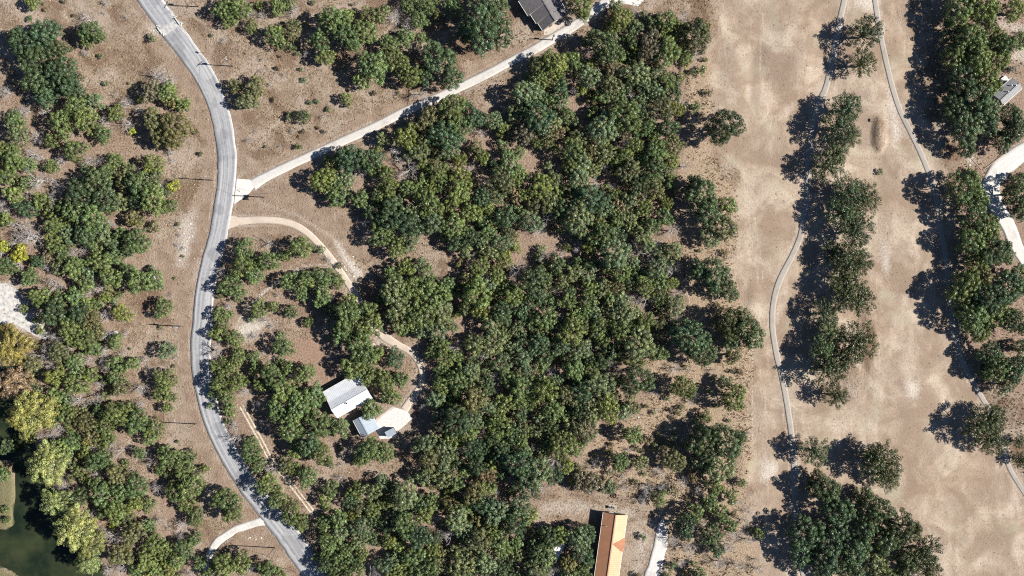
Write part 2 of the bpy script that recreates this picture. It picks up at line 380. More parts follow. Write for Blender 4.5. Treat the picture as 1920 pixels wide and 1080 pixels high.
BARES = [[(335, 415), (362, 400), (372, 450), (345, 505), (328, 500)], [(628, 448), (645, 470), (668, 498), (682, 512), (672, 528), (655, 505), (636, 478)],
         [(362, 520), (378, 470), (368, 560), (360, 600), (354, 590)], [(262, 40), (300, 42), (345, 40), (335, 62), (308, 72), (285, 68)], [(306, -10), (316, 25), (340, 30), (318, -10)],
         [(1668, 170), (1682, 215), (1692, 255), (1682, 290), (1670, 290), (1671, 240)], [(-40, 525), (30, 528), (45, 560), (70, 590), (98, 625), (85, 640), (55, 622), (-40, 606)],
         [(700, 620), (740, 640), (700, 655)], [(1430, 860), (1460, 870), (1455, 900), (1425, 910)], [(1815, 285), (1835, 300), (1820, 315), (1800, 300)],
         [(1650, 440), (1668, 470), (1672, 540), (1660, 545), (1655, 490)], [(1700, 715), (1722, 720), (1720, 745), (1703, 742)], [(1900, 100), (1925, 85), (1925, 120), (1895, 110)],
         [(1640, 0), (1600, -10), (1598, 14), (1632, 16)], [(45, 685), (60, 680), (110, 688), (95, 698), (55, 700)], [(448, 312), (464, 322), (462, 335), (447, 334)], [(1060, 40), (1075, 30), (1085, 38), (1050, 62), (1042, 58)],
         [(462, 590), (440, 615), (435, 640), (470, 640), (500, 615), (530, 600), (505, 605)], [(1880, 30), (1925, 45), (1925, 62), (1870, 55), (1862, 40)], [(1002, 945), (1055, 928), (1120, 938), (1175, 952), (1235, 978), (1248, 1000), (1220, 998), (1180, 975), (1112, 962), (1060, 968), (1015, 962)], [(1190, 985), (1225, 1000), (1215, 1080), (1180, 1080)]]
TRAILS = [([(624, 500), (590, 495), (560, 505), (520, 528), (490, 552), (462, 578), (445, 608), (440, 640)], 4.0), ([(453, 762), (470, 792), (492, 832), (508, 862), (535, 895), (560, 926), (592, 968)], 5.0),
          ([(238, 822), (262, 868), (288, 900)], 6.0), ([(285, 935), (305, 965), (318, 1000)], 6.0), ([(388, 880), (386, 930), (380, 985)], 2.5), ([(1412, 600), (1410, 700), (1412, 820)], 3.0), ([(322, 560), (335, 660), (340, 760)], 2.5),
          ([(120, 20), (145, 90), (165, 150), (150, 180)], 3.0), ([(1300, 170), (1292, 230), (1305, 120)], 3.5), ([(1445, 1000), (1460, 1040), (1480, 1080)], 4.0), ([(965, 118), (880, 172)], 1.5), ([(490, 380), (560, 405), (640, 455)], 5.0), ([(1372, 290), (1394, 350), (1406, 430), (1424, 540)], 2.6), ([(1384, 290), (1406, 350), (1418, 430), (1434, 540)], 2.2), ([(1442, 640), (1432, 820), (1446, 990)], 2.6), ([(1628, 800), (1648, 690), (1652, 560), (1662, 420)], 3.0), ([(1560, 800), (1610, 760), (1640, 700)], 2.6), ([(1800, 1080), (1720, 960), (1680, 930), (1600, 905)], 3.2), ([(1430, 20), (1425, 130), (1450, 260)], 3.0), ([(520, 640), (500, 600), (470, 625), (445, 660), (455, 700)], 3.5), ([(1140, 865), (1210, 840), (1250, 800), (1330, 700)], 2.4)]
MOUNDS = [(1648, 252, 12, 30, 1.5), (1660, 20, 16, 14, 1.0), (1540, 300, 60, 40, .6), (1395, 860, 18, 60, .7), (1500, 100, 60, 80, .8), (1420, 560, 20, 40, .6), (1700, 760, 60, 70, .7), (1380, 130, 25, 60, .7)]

def ground_height(X, Y):
    X = np.asarray(X, float); Y = np.asarray(Y, float)
    z = np.zeros(X.shape)
    dr = np.full(X.shape, 1e9)
    for k, p in PATHS.items():
        q = p[::3]; m_ = (X > q[:, 0].min() - 12) & (X < q[:, 0].max() + 12)
        if m_.any():
            dd = seg_dist(X[m_], Y[m_], [tuple(a[:2]) for a in q]) - q[:, 2].mean() / 2
            dr[m_] = np.minimum(dr[m_], dd)
    free = np.clip((dr - .8) / 5, 0, 1)
    for fx, fy, fr in ((700, 770, 95), (1170, 0, 60), (1025, 25, 65), (1150, 1030, 85), (1890, 170, 50), (40, 580, 80), (1043, 1032, 30)):
        c = G(fx, fy); free = free * np.clip((np.hypot(X - c.x, Y - c.y) - fr * S) / 4, 0, 1)
    for cx, cy, sx, sy, h in MOUNDS:
        c = G(cx, cy); d2 = ((X - c.x) / (sx * S)) ** 2 + ((Y - c.y) / (sy * S)) ** 2
        z += h * np.clip(1 - d2 / 1.6, 0, 1) ** 1.3 * (free if sx > 14 else 1)
    inner = np.clip(1 - (np.hypot(X / 1.6, Y) - 125) / 40, 0, 1)
    z += (fbm(X, Y, 14) - .5) * .7 * free * inner
    rs = sdf(X, Y, w2(RIVER)); isl = np.maximum(sdf(X, Y, w2(ISLAND)), sdf(X, Y, w2(ISLAND2)))
    dip = np.clip((rs + 2.0) / 4.0, 0, 1) * np.clip(1 - (isl + .8) / 1.6, 0, 1)
    z = z * (1 - dip) - 1.9 * dip
    return z, dr

def build_ground():
    def axis(a, st):
        core = np.arange(-a, a + .01, st); far = np.array([a + 6, a + 20, a + 60, a + 160, a + 500, a + 1500, 3500.])
        return np.concatenate([-far[::-1], core, far])
    xs = axis(172, .8); ys = axis(100, .8)
    X, Y = np.meshgrid(xs, ys); sh = X.shape; X = X.ravel(); Y = Y.ravel()
    Z, dr = ground_height(X, Y)
    jit = (fbm(X, Y, 7) - .5) * 6
    def w(poly, soft=2.0, j=1.0): return np.clip(.5 + (sdf(X, Y, w2(poly)) + jit * j) / (2 * soft), 0, 1)
    fair = w(FAIR, 3.0, 1.5)
    for mx_, my_, sx_, sy_ in ((1648, 252, 13, 32), (1600, 715, 16, 30), (1628, 640, 14, 60)):
        c_ = G(mx_, my_); d2 = ((X - c_.x) / (sx_ * S)) ** 2 + ((Y - c_.y) / (sy_ * S)) ** 2
        fair *= np.clip((d2 - .5) / 1.0 + jit * .08, .0, 1); litter = np.maximum.reduce([w(WOOD, 2, 1), w(WOOD_E, 2, 1) * .9, w(WOOD_W, 2, 1.2) * .55, w(SCRUB, 2, 1) * .45])
    straw = w(STRAW, 2, 1); mown = w(VERGE, 2, 1); red = w(RED_YARD, 1.2, .6)
    bare = np.zeros(X.shape)
    for k_, bp in enumerate(BARES): bare = np.maximum(bare, w(bp, 2.6 if k_ != 1 else 1.3, 1.0 if k_ != 1 else .4) * (1.35 if k_ in (1, 17) else (.62 if k_ >= 19 else .9)))
    for tr, wid in TRAILS:
        d = seg_dist(X, Y, w2(tr)); bare = np.maximum(bare, np.clip(1.1 - d / (wid * S * 1.5) + jit * .12, 0, 1) * (.85 if tr[0] == (624, 500) else .52))
    edge = np.clip(1 - np.abs(dr - .5) / .9, 0, 1) * (fbm(X + 300, Y, 9) > .45)
    bare = np.maximum(bare, edge * .62)
    riv = np.clip((sdf(X, Y, w2(RIVER)) + .5) / 2, 0, 1) * (Z < -.6)
    gr = np.maximum(w(ISLAND, 1, .3), w(ISLAND2, 1, .3)) * .55
    mown *= (1 - litter * .6); straw *= (1 - litter)
    n0, n1 = sh
    idx = np.arange(n0 * n1).reshape(sh)
    F = np.stack([idx[:-1, :-1], idx[:-1, 1:], idx[1:, 1:], idx[1:, :-1]], -1).reshape(-1, 4)
    A = {'w_fair': fair, 'w_litter': litter, 'w_straw': straw, 'w_mown': mown, 'w_red': red, 'w_bare': bare, 'w_bed': riv, 'w_green': gr}
    me = np_mesh('ground', np.stack([X, Y, Z], 1), F, ground_material(), {k: ('POINT', v) for k, v in A.items()}, True)
    o = bpy.data.objects.new('ground', me); COL.objects.link(o); tag(o, kind='structure', label='dry grass ground with worn fairway and leaf litter')
build_ground()

# water
wpoly = [(-140, 660), (80, 680), (90, 850), (125, 920), (150, 1005), (210, 1040), (240, 1160), (-140, 1160)]
wm = MB(); wm.add([(*G(x, y)[:2], -.75) for x, y in wpoly], [tuple(range(len(wpoly) - 1, -1, -1))])
tag(wm.build('river_water', water_material()), kind='structure', label='dark green river water')

ASPHALT = road_material('chip_seal_asphalt', (.205, .212, .232), (.325, .332, .355), (.46, .45, .44), .85, dark=(.11, .115, .13))
CONC_LANE = road_material('pale_concrete', (.46, .448, .43), (.60, .588, .57), (.50, .45, .39), .6, dark=(.30, .27, .245))
CONC_PINK = road_material('pinkish_concrete', (.46, .385, .315), (.56, .475, .395), (.50, .43, .36), .3, dark=(.36, .30, .25))
CONC_CART = road_material('grey_cart_path_concrete', (.30, .275, .248), (.37, .345, .315), (.345, .29, .235), .45, dark=(.22, .195, .17))
GRAVEL = road_material('white_crushed_limestone', (.50, .485, .465), (.68, .67, .655), (.50, .455, .40), .65, dark=(.38, .35, .32))
ribbon('road', PATHS['road'], .05, ASPHALT, 8, .05)
ribbon('concrete_lane', PATHS['lane'], .03, CONC_LANE, 4, .04)
ribbon('loop_driveway', PATHS['loop'], .034, CONC_PINK, 4, .05)
for k_ in ('cart_a', 'cart_b'): PATHS[k_][:, 2] *= .88
ribbon('cart_path', PATHS['cart_a'], .03, CONC_CART, 4, .05)
ribbon('cart_path', PATHS['cart_b'], .03, CONC_CART, 4, .03)
ribbon('gravel_drive', PATHS['white_r'], .03, GRAVEL, 6, .12)
ribbon('gravel_drive', PATHS['white_b'], .03, GRAVEL, 6, .16)
ribbon('gravel_track', PATHS['track'], .03, GRAVEL, 4, .22)

def pad(name, poly, z, mat, t=.15):
    pts = [(*G(x, y)[:2], z) for x, y in poly]
    a = sum(pts[i][0] * pts[(i + 1) % len(pts)][1] - pts[(i + 1) % len(pts)][0] * pts[i][1] for i in range(len(pts)))
    if a < 0: pts = pts[::-1]
    o = MB().slab(pts, t).build(name, mat); o['kind'] = 'structure'; return o
P_WHITE = simple('white_concrete', (.60, .575, .54), .14, .5)
P_GREY = simple('light_grey_gravel', (.56, .55, .53), .2, 1.6)
P_PINK = simple('pink_grey_slab', (.46, .40, .35), .15, .8)
pad('driveway_apron', [(444, 335), (482, 338), (478, 350), (464, 366), (439, 383)], .038, P_WHITE)
pad('loop_drive_apron', [(432, 404), (446, 407), (446, 423), (428, 430)], .042, CONC_PINK)
pad('house_pad', [(702, 791), (722, 775), (741, 764), (762, 770), (774, 784), (760, 797), (746, 808), (742, 822), (712, 823)], .04, P_GREY)
pad('front_walk', [(700, 789), (736, 762), (741, 764), (720, 777), (704, 793)], .044, P_PINK)
pad('parking_pad', [(1138, -20), (1212, -20), (1206, 2), (1196, 12), (1168, 6), (1150, 14), (1136, 14)], .04, P_WHITE)
pad('house_pad', [(1020, 57), (1042, 42), (1072, 34), (1066, 42), (1046, 54), (1032, 64), (1020, 66)], .036, P_PINK)
CROSS = simple('worn_crossing_concrete', (.40, .395, .39), .3, 1.2)
pad('low_water_crossing', [(294, 60), (306, 50), (330, 36), (344, 44), (334, 50), (311, 67)], .115, CROSS, .2)
pad('gravel_clearing', [(-60, 534), (12, 531), (30, 544), (36, 565), (54, 588), (76, 606), (95, 626), (86, 638), (66, 630), (44, 616), (20, 606), (-60, 600)], .03, simple('white_limestone_gravel', (.47, .455, .43), .35, .9))
# two wheel tracks of the dirt trail
TRK = simple('pale_wheel_track', (.54, .455, .36), .25, 1.5)
for off in (-.55, .55):
    p = smooth_path([(*G(x, y)[:2], .62) for x, y in TRAILS[1][0]])
    T = np.gradient(p[:, :2], axis=0); T /= np.linalg.norm(T, axis=1)[:, None]
    p[:, 0] += -T[:, 1] * off; p[:, 1] += T[:, 0] * off
    z, _ = ground_height(p[:, 0], p[:, 1])
    V = []
    for i in range(len(p)):
        n_ = np.array([-T[i, 1], T[i, 0]]); ww = .15 + .16 * vnoise(i * 1.7, off * 9, 2.0)
        for s_ in (-1, 1): V.append((p[i, 0] + n_[0] * s_ * ww, p[i, 1] + n_[1] * s_ * ww, z[i] + .03))
    o = bpy.data.objects.new('wheel_track', np_mesh('wheel_track', V, [(2 * i + 1, 2 * i, 2 * i + 2, 2 * i + 3) for i in range(len(p) - 1)], TRK)); COL.objects.link(o); o['kind'] = 'structure'

# ------------------------------------------------------------------ tree prototypes
def rand_dirs(n, zmin=-.35):
    z = rng.uniform(zmin, 1, n); t = rng.uniform(0, 2 * math.pi, n); r = np.sqrt(1 - z * z)
    return np.stack([r * np.cos(t), r * np.sin(t), z], 1)
def leaves_on(lobes, dens, size):
    """lobes: list of (centre, radii(3), axis angle) -> quads"""
    P = []; Nn = []; T = []; Hh = []
    for c, rad, ang in lobes:
        area = 4 * math.pi * ((rad[0] * rad[1]) ** 1.6 / 3 + (rad[0] * rad[2]) ** 1.6 / 3 + (rad[1] * rad[2]) ** 1.6 / 3) ** (1 / 1.6)
        n = max(12, int(area * dens))
        d = rand_dirs(n); k = rng.uniform(.70, 1.05, n)[:, None]
        loc = d * np.array(rad) * k
        ca, sa = math.cos(ang), math.sin(ang)
        loc = np.stack([loc[:, 0] * ca - loc[:, 1] * sa, loc[:, 0] * sa + loc[:, 1] * ca, loc[:, 2]], 1)
        dn = np.stack([d[:, 0] * ca - d[:, 1] * sa, d[:, 0] * sa + d[:, 1] * ca, d[:, 2]], 1)
        P.append(loc + np.array(c)); Nn.append(dn + rng.normal(0, .27, (n, 3)))
        lt = rng.uniform(.1, .9); T.append(np.clip(lt + rng.normal(0, .16, n), 0, 1)); Hh.append(np.clip(rng.normal(.48, .14) + rng.normal(0, .1, n), 0, 1))
    P = np.concatenate(P); Nn = np.concatenate(Nn); T = np.concatenate(T); Hh = np.concatenate(Hh)
    Nn /= np.linalg.norm(Nn, axis=1)[:, None]
    up = rng.normal(0, 1, P.shape); a = np.cross(Nn, up); a /= np.linalg.norm(a, axis=1)[:, None]; b = np.cross(Nn, a)
    s = (size * rng.uniform(.6, 1.35, len(P)))[:, None]; s2 = s * rng.uniform(.5, .9, len(P))[:, None]
    V = np.stack([P - a * s * .5, P - b * s2 * .5, P + a * s * .5, P + b * s2 * .5], 1).reshape(-1, 3)
    return V, np.arange(len(V)).reshape(-1, 4), T, Hh

def limbs_mesh(name, rad, lobes, h_fork, r0, n_limb, mat=None):
    mb = MB(); top = Vector((rng.normal(0, .05) * rad, rng.normal(0, .05) * rad, h_fork))
    mid = Vector((top.x * .4 + rng.normal(0, .06), top.y * .4, h_fork * .5))
    mb.tube((0, 0, -.3), mid, r0 * 1.25, r0 * .95, 7).tube(mid, top, r0 * .95, r0 * .8, 7)
    ids = rng.permutation(len(lobes))[:n_limb]
    for i in ids:
        c = Vector(lobes[i][0]); m = top.lerp(c, .5) + Vector((rng.normal(0, .12), rng.normal(0, .12), -.05 * rad))
        mb.tube(top, m, r0 * .5, r0 * .33, 5).tube(m, c, r0 * .33, r0 * .1, 5)
    me = bpy.data.meshes.new(name); me.from_pydata(mb.v, [], mb.f); me.materials.append(mat or BARK); me.update()
    return me

def outline():
    ph = rng.uniform(0, 6.28, 4); am = [.10, .10, .08, .06]
    return lambda t: 1 - .14 + sum(am[k] * math.sin((k + 2) * t + ph[k]) for k in range(4))

def proto_dense(rad, lobe, leaf, dens, zc, flat=.78, elong=1.0, nmul=1.0, lowskirt=.35):
    """a rounded crown made of leaf clumps; the crown centre sits at height zc"""
    of = outline(); lobes = []; pts = []
    n = int(nmul * 1.55 * (rad / lobe) ** 2)
    for i in range(n):
        best = None; bd = -1
        for _ in range(7):
            t = rng.uniform(0, 2 * math.pi); rho = math.sqrt(rng.uniform(0, 1))
            el = 1 - rho * rho
            x = rho * math.cos(t) * of(t); y = rho * math.sin(t) * of(t)
            if rng.random() < .22 and rho > .5: z = -rng.uniform(0, lowskirt)
            else: z = math.sqrt(max(0, el)) * rng.uniform(.48, 1.1) - .06
            q = np.array([x, y, z * flat])
            d = min([np.linalg.norm(q - p) for p in pts], default=9)
            if d > bd: bd = d; best = (q, t)
        q, t = best; pts.append(q)
        lr = lobe * rng.uniform(.6, 1.35)
        k = (rad - lobe * .7)
        lobes.append((np.array([q[0] * k, q[1] * k, zc + q[2] * k]), (lr * elong, lr * rng.uniform(.8, 1.0), lr * .82), t))
    V, F, T, Hh = leaves_on(lobes, dens, leaf)
    me = np_mesh('crown', V, F, LEAF, {'tint': ('FACE', T), 'hue': ('FACE', Hh)})
    return me, limbs_mesh('trunk', rad, lobes, zc * .62, .05 * rad + .06, 8)

def proto_sparse(rad, zc):
    """open-grown oak: leafy fingers radiating along its limbs, ground showing between"""
    lobes = []
    nb = 19
    for i in range(nb):
        t = 2 * math.pi * (i + rng.uniform(-.35, .35)) / nb; L = rad * rng.uniform(.72, 1.05)
        for f in (.3, .52, .72, .9):
            for _ in range(2 if f > .6 else 1):
                tt = t + rng.normal(0, .10 + .05 * f)
                rr = L * f * rng.uniform(.9, 1.08)
                z = zc + rad * (.55 * math.sqrt(max(0, 1 - (f * .98) ** 2)) + rng.normal(0, .07)) - .12 * rad
                lobes.append((np.array([rr * math.cos(tt), rr * math.sin(tt), z]), (rad * rng.uniform(.12, .2), rad * rng.uniform(.065, .105), rad * .08), tt + rng.normal(0, .4)))
    for _ in range(14):
        t = rng.uniform(0, 6.28); rr = rad * rng.uniform(0, .42)
        lobes.append((np.array([rr * math.cos(t), rr * math.sin(t), zc + rad * .5 * rng.uniform(.7, 1)]), (rad * .17, rad * .14, rad * .1), t))
    V, F, T, Hh = leaves_on(lobes, 16, .27)
    me = np_mesh('crown', V, F, LEAF, {'tint': ('FACE', T), 'hue': ('FACE', Hh)})
    return me, limbs_mesh('trunk', rad, lobes, zc * .62, .05 * rad + .08, 30)

def proto_twigs(rad, zc, leafy=0, thick=.05):
    """bare branching crown"""
    br = MB(); tw = MB()
    def grow(p, d, L, r, lev):
        e = p + d * L; (br if lev < 3 else tw).tube(p, e, r, r * .62, 5 if lev < 3 else 3, cap=False)
        if lev >= 5: return
        for _ in range(3 if lev else 6):
            nd = (d + Vector((rng.normal(0, .62), rng.normal(0, .62), rng.normal(.05, .38)))).normalized()
            grow(p + d * L * rng.uniform(.55, 1), nd, L * rng.uniform(.58, .82), r * .58, lev + 1)
    grow(Vector((0, 0, -.2)), Vector((0, 0, 1)), zc * .62, thick * rad * .8 + .03, 0)
    pts = np.array(br.v + tw.v); rr = np.hypot(pts[:, 0], pts[:, 1]); k = rad / np.quantile(rr, .96); kz = (zc * 1.55) / np.quantile(pts[:, 2], .98)
    for m_ in (br, tw): m_.v = [(x * k, y * k, z * kz if z > 0 else z) for x, y, z in m_.v]
    t = bpy.data.meshes.new('trunk'); t.from_pydata(br.v, [], br.f); t.materials.append(DEADWOOD); t.update()
    c = bpy.data.meshes.new('twigs'); c.from_pydata(tw.v, [], tw.f); c.materials.append(TWIG); c.update()
    return c, t

PROTO = {}
PROTO['oak_s'] = [(proto_dense(2.6, .50, .24, 33, 3.0, nmul=1.1, lowskirt=.7), 2.6) for _ in range(4)]
PROTO['oak_m'] = [(proto_dense(4.2, .62, .26, 28, 4.9, nmul=1.08, lowskirt=.55), 4.2) for _ in range(10)]
PROTO['oak_l'] = [(proto_dense(5.8, .76, .28, 25, 6.3, nmul=1.08, lowskirt=.5), 5.8) for _ in range(4)]
PROTO['jun_s'] = [(proto_dense(2.4, .44, .21, 36, 2.4, .95, 1.0, 1.12, .9), 2.4) for _ in range(4)]
PROTO['jun_m'] = [(proto_dense(3.8, .55, .24, 28, 3.9, .92, 1.05, 1.12, .8), 3.8) for _ in range(8)]
PROTO['sparse'] = [(proto_sparse(5.4, 5.0), 5.4) for _ in range(7)]
PROTO['cypress'] = [(proto_dense(5.2, .70, .27, 22, 8.0, 1.0, 1.5, 1.1, .7), 5.2) for _ in range(3)]
PROTO['shrub'] = [(proto_dense(1.5, .42, .2, 34, 1.25, .85, 1.0, .9), 1.5) for _ in range(4)]
PROTO['twig'] = [(proto_twigs(2.4, 2.7), 2.4) for _ in range(4)]
PROTO['dead'] = [(proto_twigs(4.6, 5.6, 0, .04), 4.6) for _ in range(2)]

TONE = {'d': (.070, .109, .049), 'g': (.130, .176, .062), 'y': (.158, .196, .058), 'o': (.145, .150, .066), 'b': (.190, .158, .095), 'Y': (.30, .33, .05),
        'c': (.250, .272, .095), 'r': (.28, .18, .10), 'G': (.31, .255, .07), 's': (.064, .084, .034), 'k': (.2, .2, .16), 'm': (.155, .196, .094)}
TWORD = {'d': 'dark green', 'g': 'mid green', 'y': 'yellow-green', 'o': 'olive', 'b': 'brown-tinged', 'Y': 'bright yellow', 'c': 'pale lime', 'r': 'rust-orange', 'G': 'golden', 's': 'very dark green', 'k': 'grey-green', 'm': 'soft grey-green'}
COUNT = {}
def size_word(r): return 'small' if r < 15 else ('medium-sized' if r < 26 else 'broad')
PLACED = []
def plant(px, py, r, tone, kind, zone, label=None):
    """px,py: where the photograph shows the crown's middle, r its radius in pixels"""
    rm = r * S * (1.12 if kind == 'sparse' else (1.07 if zone == 'wood' else 1.1))
    if kind == 'oak': key = 'oak_s' if r < 20 else ('oak_m' if r < 31 else 'oak_l')
    elif kind == 'juniper': key = 'jun_s' if r < 18 else 'jun_m'
    else: key = kind
    (crown, trunk), pr = random.choice(PROTO[key])
    sc = rm / pr
    hc = {'oak_s': 3.0, 'oak_m': 4.9, 'oak_l': 6.3, 'jun_s': 2.4, 'jun_m': 3.9, 'sparse': 5.0, 'cypress': 8.0, 'shrub': 1.25, 'twig': 2.7, 'dead': 5.6}[key] * sc
    hv = random.uniform(.9, 1.1)
    g = G(px, py, hc * hv * 1.08); x, y = g.x, g.y
    z = float(ground_height(np.array([x]), np.array([y]))[0][0])
    name = {'oak': 'oak_tree', 'sparse': 'oak_tree', 'juniper': 'juniper_tree', 'cypress': 'cypress_tree', 'shrub': 'shrub', 'twig': 'bare_shrub', 'dead': 'dead_tree'}[kind]
    if kind == 'oak' and tone in 'myob': name = 'pale_oak_tree'  # still oaks with the same crowns; only the leaf tone sets this name
    if kind == 'sparse' or (kind == 'oak' and zone in ('row', 'grove')): name = 'live_oak_tree'
    word = {'oak': 'elm' if name == 'pale_oak_tree' else 'oak', 'sparse': 'open-crowned oak', 'juniper': 'juniper', 'cypress': 'cypress', 'shrub': 'shrub', 'twig': 'leafless grey shrub', 'dead': 'bare dead tree'}[kind]
    e = empty(name, (x, y, z - .02), random.uniform(0, 6.283)); ax = random.uniform(.9, 1.12); e.scale = (sc * ax, sc / ax, sc * hv)
    zlab, zgrp = ZONES[zone]
    if zone == 'wood':
        d = {k: seg_dist(np.array([px]), np.array([py]), pl)[0] for k, pl in LANDMARKS.items()}
        k = min(d, key=d.get); zlab = LM_TEXT[k] if d[k] < 95 else LM_TEXT['mid']
    if zone == 'row': zlab = 'beside the grassy mound, between the cart paths' if py < 325 else ('in the long row between cart paths, mound end' if py < 450 else ('in the middle of the long row between cart paths' if py < 580 else 'in the long row between cart paths, far end'))
    if zone == 'east': zlab = 'in the wood around the grey cabin' if py < 300 else ('in the wood where the white gravel drive bends' if py < 505 else ('in the wood between the cart path and gravel drive end' if py < 635 else 'in the last clump along the cart path'))
    if zone == 'thicket': zlab = 'in the thicket facing the lane entrance' if py < 380 else ('in the thicket near the white dish' if py < 560 else ('in the thicket near the transformer pole' if py < 780 else 'in the thicket near the white track'))
    if zone == 'bank': zlab = 'on the river bank near the white gravel patch' if py < 700 else ('on the river bank between the cypresses and the dead limbs' if py < 860 else 'on the river bank facing the grassy islet')
    if zone == 'scrub': zlab = 'in the scrub enclosed by the loop driveway curve' if py < 560 else ('in the scrub around the pale soil scrapes' if py < 690 else ('in the scrub between the road and white-roofed house' if py < 815 else 'in the scrub along the two wheel tracks'))
    if zone == 'strip': zlab = 'on straw grass between the wood and fairway' if py < 700 else ('on straw grass beyond the bare ground patches' if py < 880 else 'in the brush behind the white gravel drive')
    tw = '' if kind in ('twig', 'dead') else TWORD[tone] + ' '
    tag(e, label or f'{size_word(r)} {tw}{word} {zlab}', 'tree' if kind not in ('shrub', 'twig') else 'shrub', f'{word}s {zgrp}')
    t = bpy.data.objects.new('trunk' if kind not in ('twig', 'dead') else 'branches', trunk); COL.objects.link(t); t.parent = e
    c = bpy.data.objects.new('crown' if kind not in ('twig', 'dead') else 'twigs', crown); COL.objects.link(c); c.parent = e
    if kind in ('twig', 'dead'): c['kind'] = 'stuff'
    base = TONE[tone]; v = random.uniform(.82, 1.22); hsh = random.uniform(-.10, .12)
    c.color = (base[0] * v * (1 + hsh), base[1] * v, base[2] * v * (1 - hsh), 1)
    COUNT[name] = COUNT.get(name, 0) + 1
    PLACED.append((px, py, r))
    return e

LANDMARKS = {'lane': [(600, 284), (760, 209), (870, 160), (1000, 94), (1130, 20)], 'loop': [(560, 425), (650, 527), (720, 632), (790, 700), (760, 800)], 'fair': [(1335, 20), (1290, 300), (1280, 560)], 'straw': [(1260, 620), (1210, 720), (1110, 810), (1080, 900)], 'orange': [(1010, 940), (1080, 990), (1110, 1080)], 'roadend': [(600, 1080), (620, 960)], 'clear': [(815, 480), (850, 505)]}
LM_TEXT = {'lane': 'in the dense wood, along the concrete lane', 'loop': 'in the dense wood, nearest the loop driveway', 'fair': 'in the dense wood, at its fairway edge', 'straw': 'in the dense wood, at its straw grass edge', 'orange': 'in the dense wood, behind the orange-roofed house', 'roadend': 'in the dense wood, close to the paved road', 'clear': 'in the dense wood, around its pinkish clearing', 'mid': 'in the closed middle of the dense wood'}
ZONES = {
    'meadow': ('on the open dry grass across the road from the concrete lane', 'on the open dry grass'),
    'bank': ('on the wooded bank beside the dark river', 'on the river bank'),
    'thicket': ('in the thicket between the river and the paved road', 'in the thicket by the road'),
    'verge': ('on the mown verge along the paved road', 'on the mown verge'),
    'scrub': ('in the scrub between the paved road and the white-roofed house', 'in the scrub by the white-roofed house'),
    'yard': ('around the loop driveway and the white-roofed house', 'around the white-roofed house'),
    'north': ('in the grove between the concrete lane and the grey-shingled house', 'in the grove by the grey-shingled house'),
    'wood': ('in the dense wood between the concrete lane and the fairway', 'in the dense wood'),
    'strip': ('on straw grass between the dense wood and the fairway', 'on the straw grass strip'),
    'row': ('in the row between the two golf cart paths', 'between the two cart paths'),
    'grove': ('in the grove beside the fairway cart path', 'in the fairway grove'),
    'east': ('in the wood beside the white gravel drive', 'in the wood by the gravel drive'),
    'cottage': ('near the orange-roofed house', 'near the orange-roofed house'),
}
def many(zone, kind, txt, label=None):
    for it in txt.split(';'):
        it = it.strip()
        if not it: continue
        q = it.split(); x, y, r = float(q[0]), float(q[1]), float(q[2]); tone = q[3] if len(q) > 3 else 'g'
        kd = kind
        if tone in 'kt' and kind in ('oak', 'juniper'):
            kd = 'twig'; tone = 'k'
        elif len(q) > 4: kd = q[4]
        elif r < 11 and kind in ('oak', 'juniper'): kd = 'shrub'
        plant(x, y, r, tone, kd, zone, label)

# --- open grass and thicket across the road
many('meadow', 'oak', '60 3 15 g;42 78 28 d;84 62 30 d;62 112 31 d;102 98 26 d;116 140 33 d;72 150 30 d;132 162 26 d;86 182 22 d;28 72 15 y;160 34 17 k;170 60 23 g;162 72 16 g;57 35 7 g;133 92 6 o;286 72 9 o;'
     '300 138 18 k;313 150 16 k;284 172 21 b;312 172 20 g;344 196 14 y;322 192 14 o;262 186 10 y;326 242 34 o;290 226 24 o;300 255 22 o;217 212 17 g;236 194 14 k;262 208 12 k;249 246 8 Y;240 228 16 k')
many('thicket', 'juniper', '176 190 17 m;142 202 24 g;116 232 26 g;160 226 25 g;192 252 18 g;62 182 12 k;26 226 20 g;34 252 20 m;46 206 14 k;10 172 15 k;82 210 14 k;196 222 16 k;70 258 14 k;100 262 18 g;'
     '140 282 22 g;62 290 15 k;116 302 14 k;96 312 14 g;12 330 20 g;72 336 22 k;50 392 20 d;112 352 14 k;100 370 13 k;206 328 14 m;322 287 9 k')
many('thicket', 'oak', '26 300 22 y;24 365 18 y;10 280 18 g;180 336 28 d;150 366 30 d;196 370 26 d;140 396 24 g;176 410 26 g;160 440 24 d;195 442 17 m;226 442 16 g;255 454 26 g;252 410 17 o;250 436 12 k;30 422 22 k;10 412 14 y;100 420 20 g;60 442 24 k;102 456 20 g;5 462 14 Y;36 476 17 Y;12 500 20 g;88 482 12 b;110 502 14 o;55 520 18 g;100 532 18 k;140 502 22 g;186 490 24 g;216 480 20 g;210 522 22 g;240 508 16 g;262 528 26 g;160 532 16 g;150 470 15 k;120 390 18 g;128 440 16 m;70 490 14 d')
many('thicket', 'oak', '262 346 27 g;286 374 27 g;258 376 20 d', 'glossy green oak in the clump beside the scraped road verge')
plant(287, 307, 20, 'y', 'juniper', 'verge', 'yellow-olive round bush by the grass edge near a utility pole')
plant(327, 348, 14, 'Y', 'shrub', 'verge', 'small yellow bush at the tip of a utility pole shadow')
plant(137, 480, 16, 'k', 'dead', 'thicket')
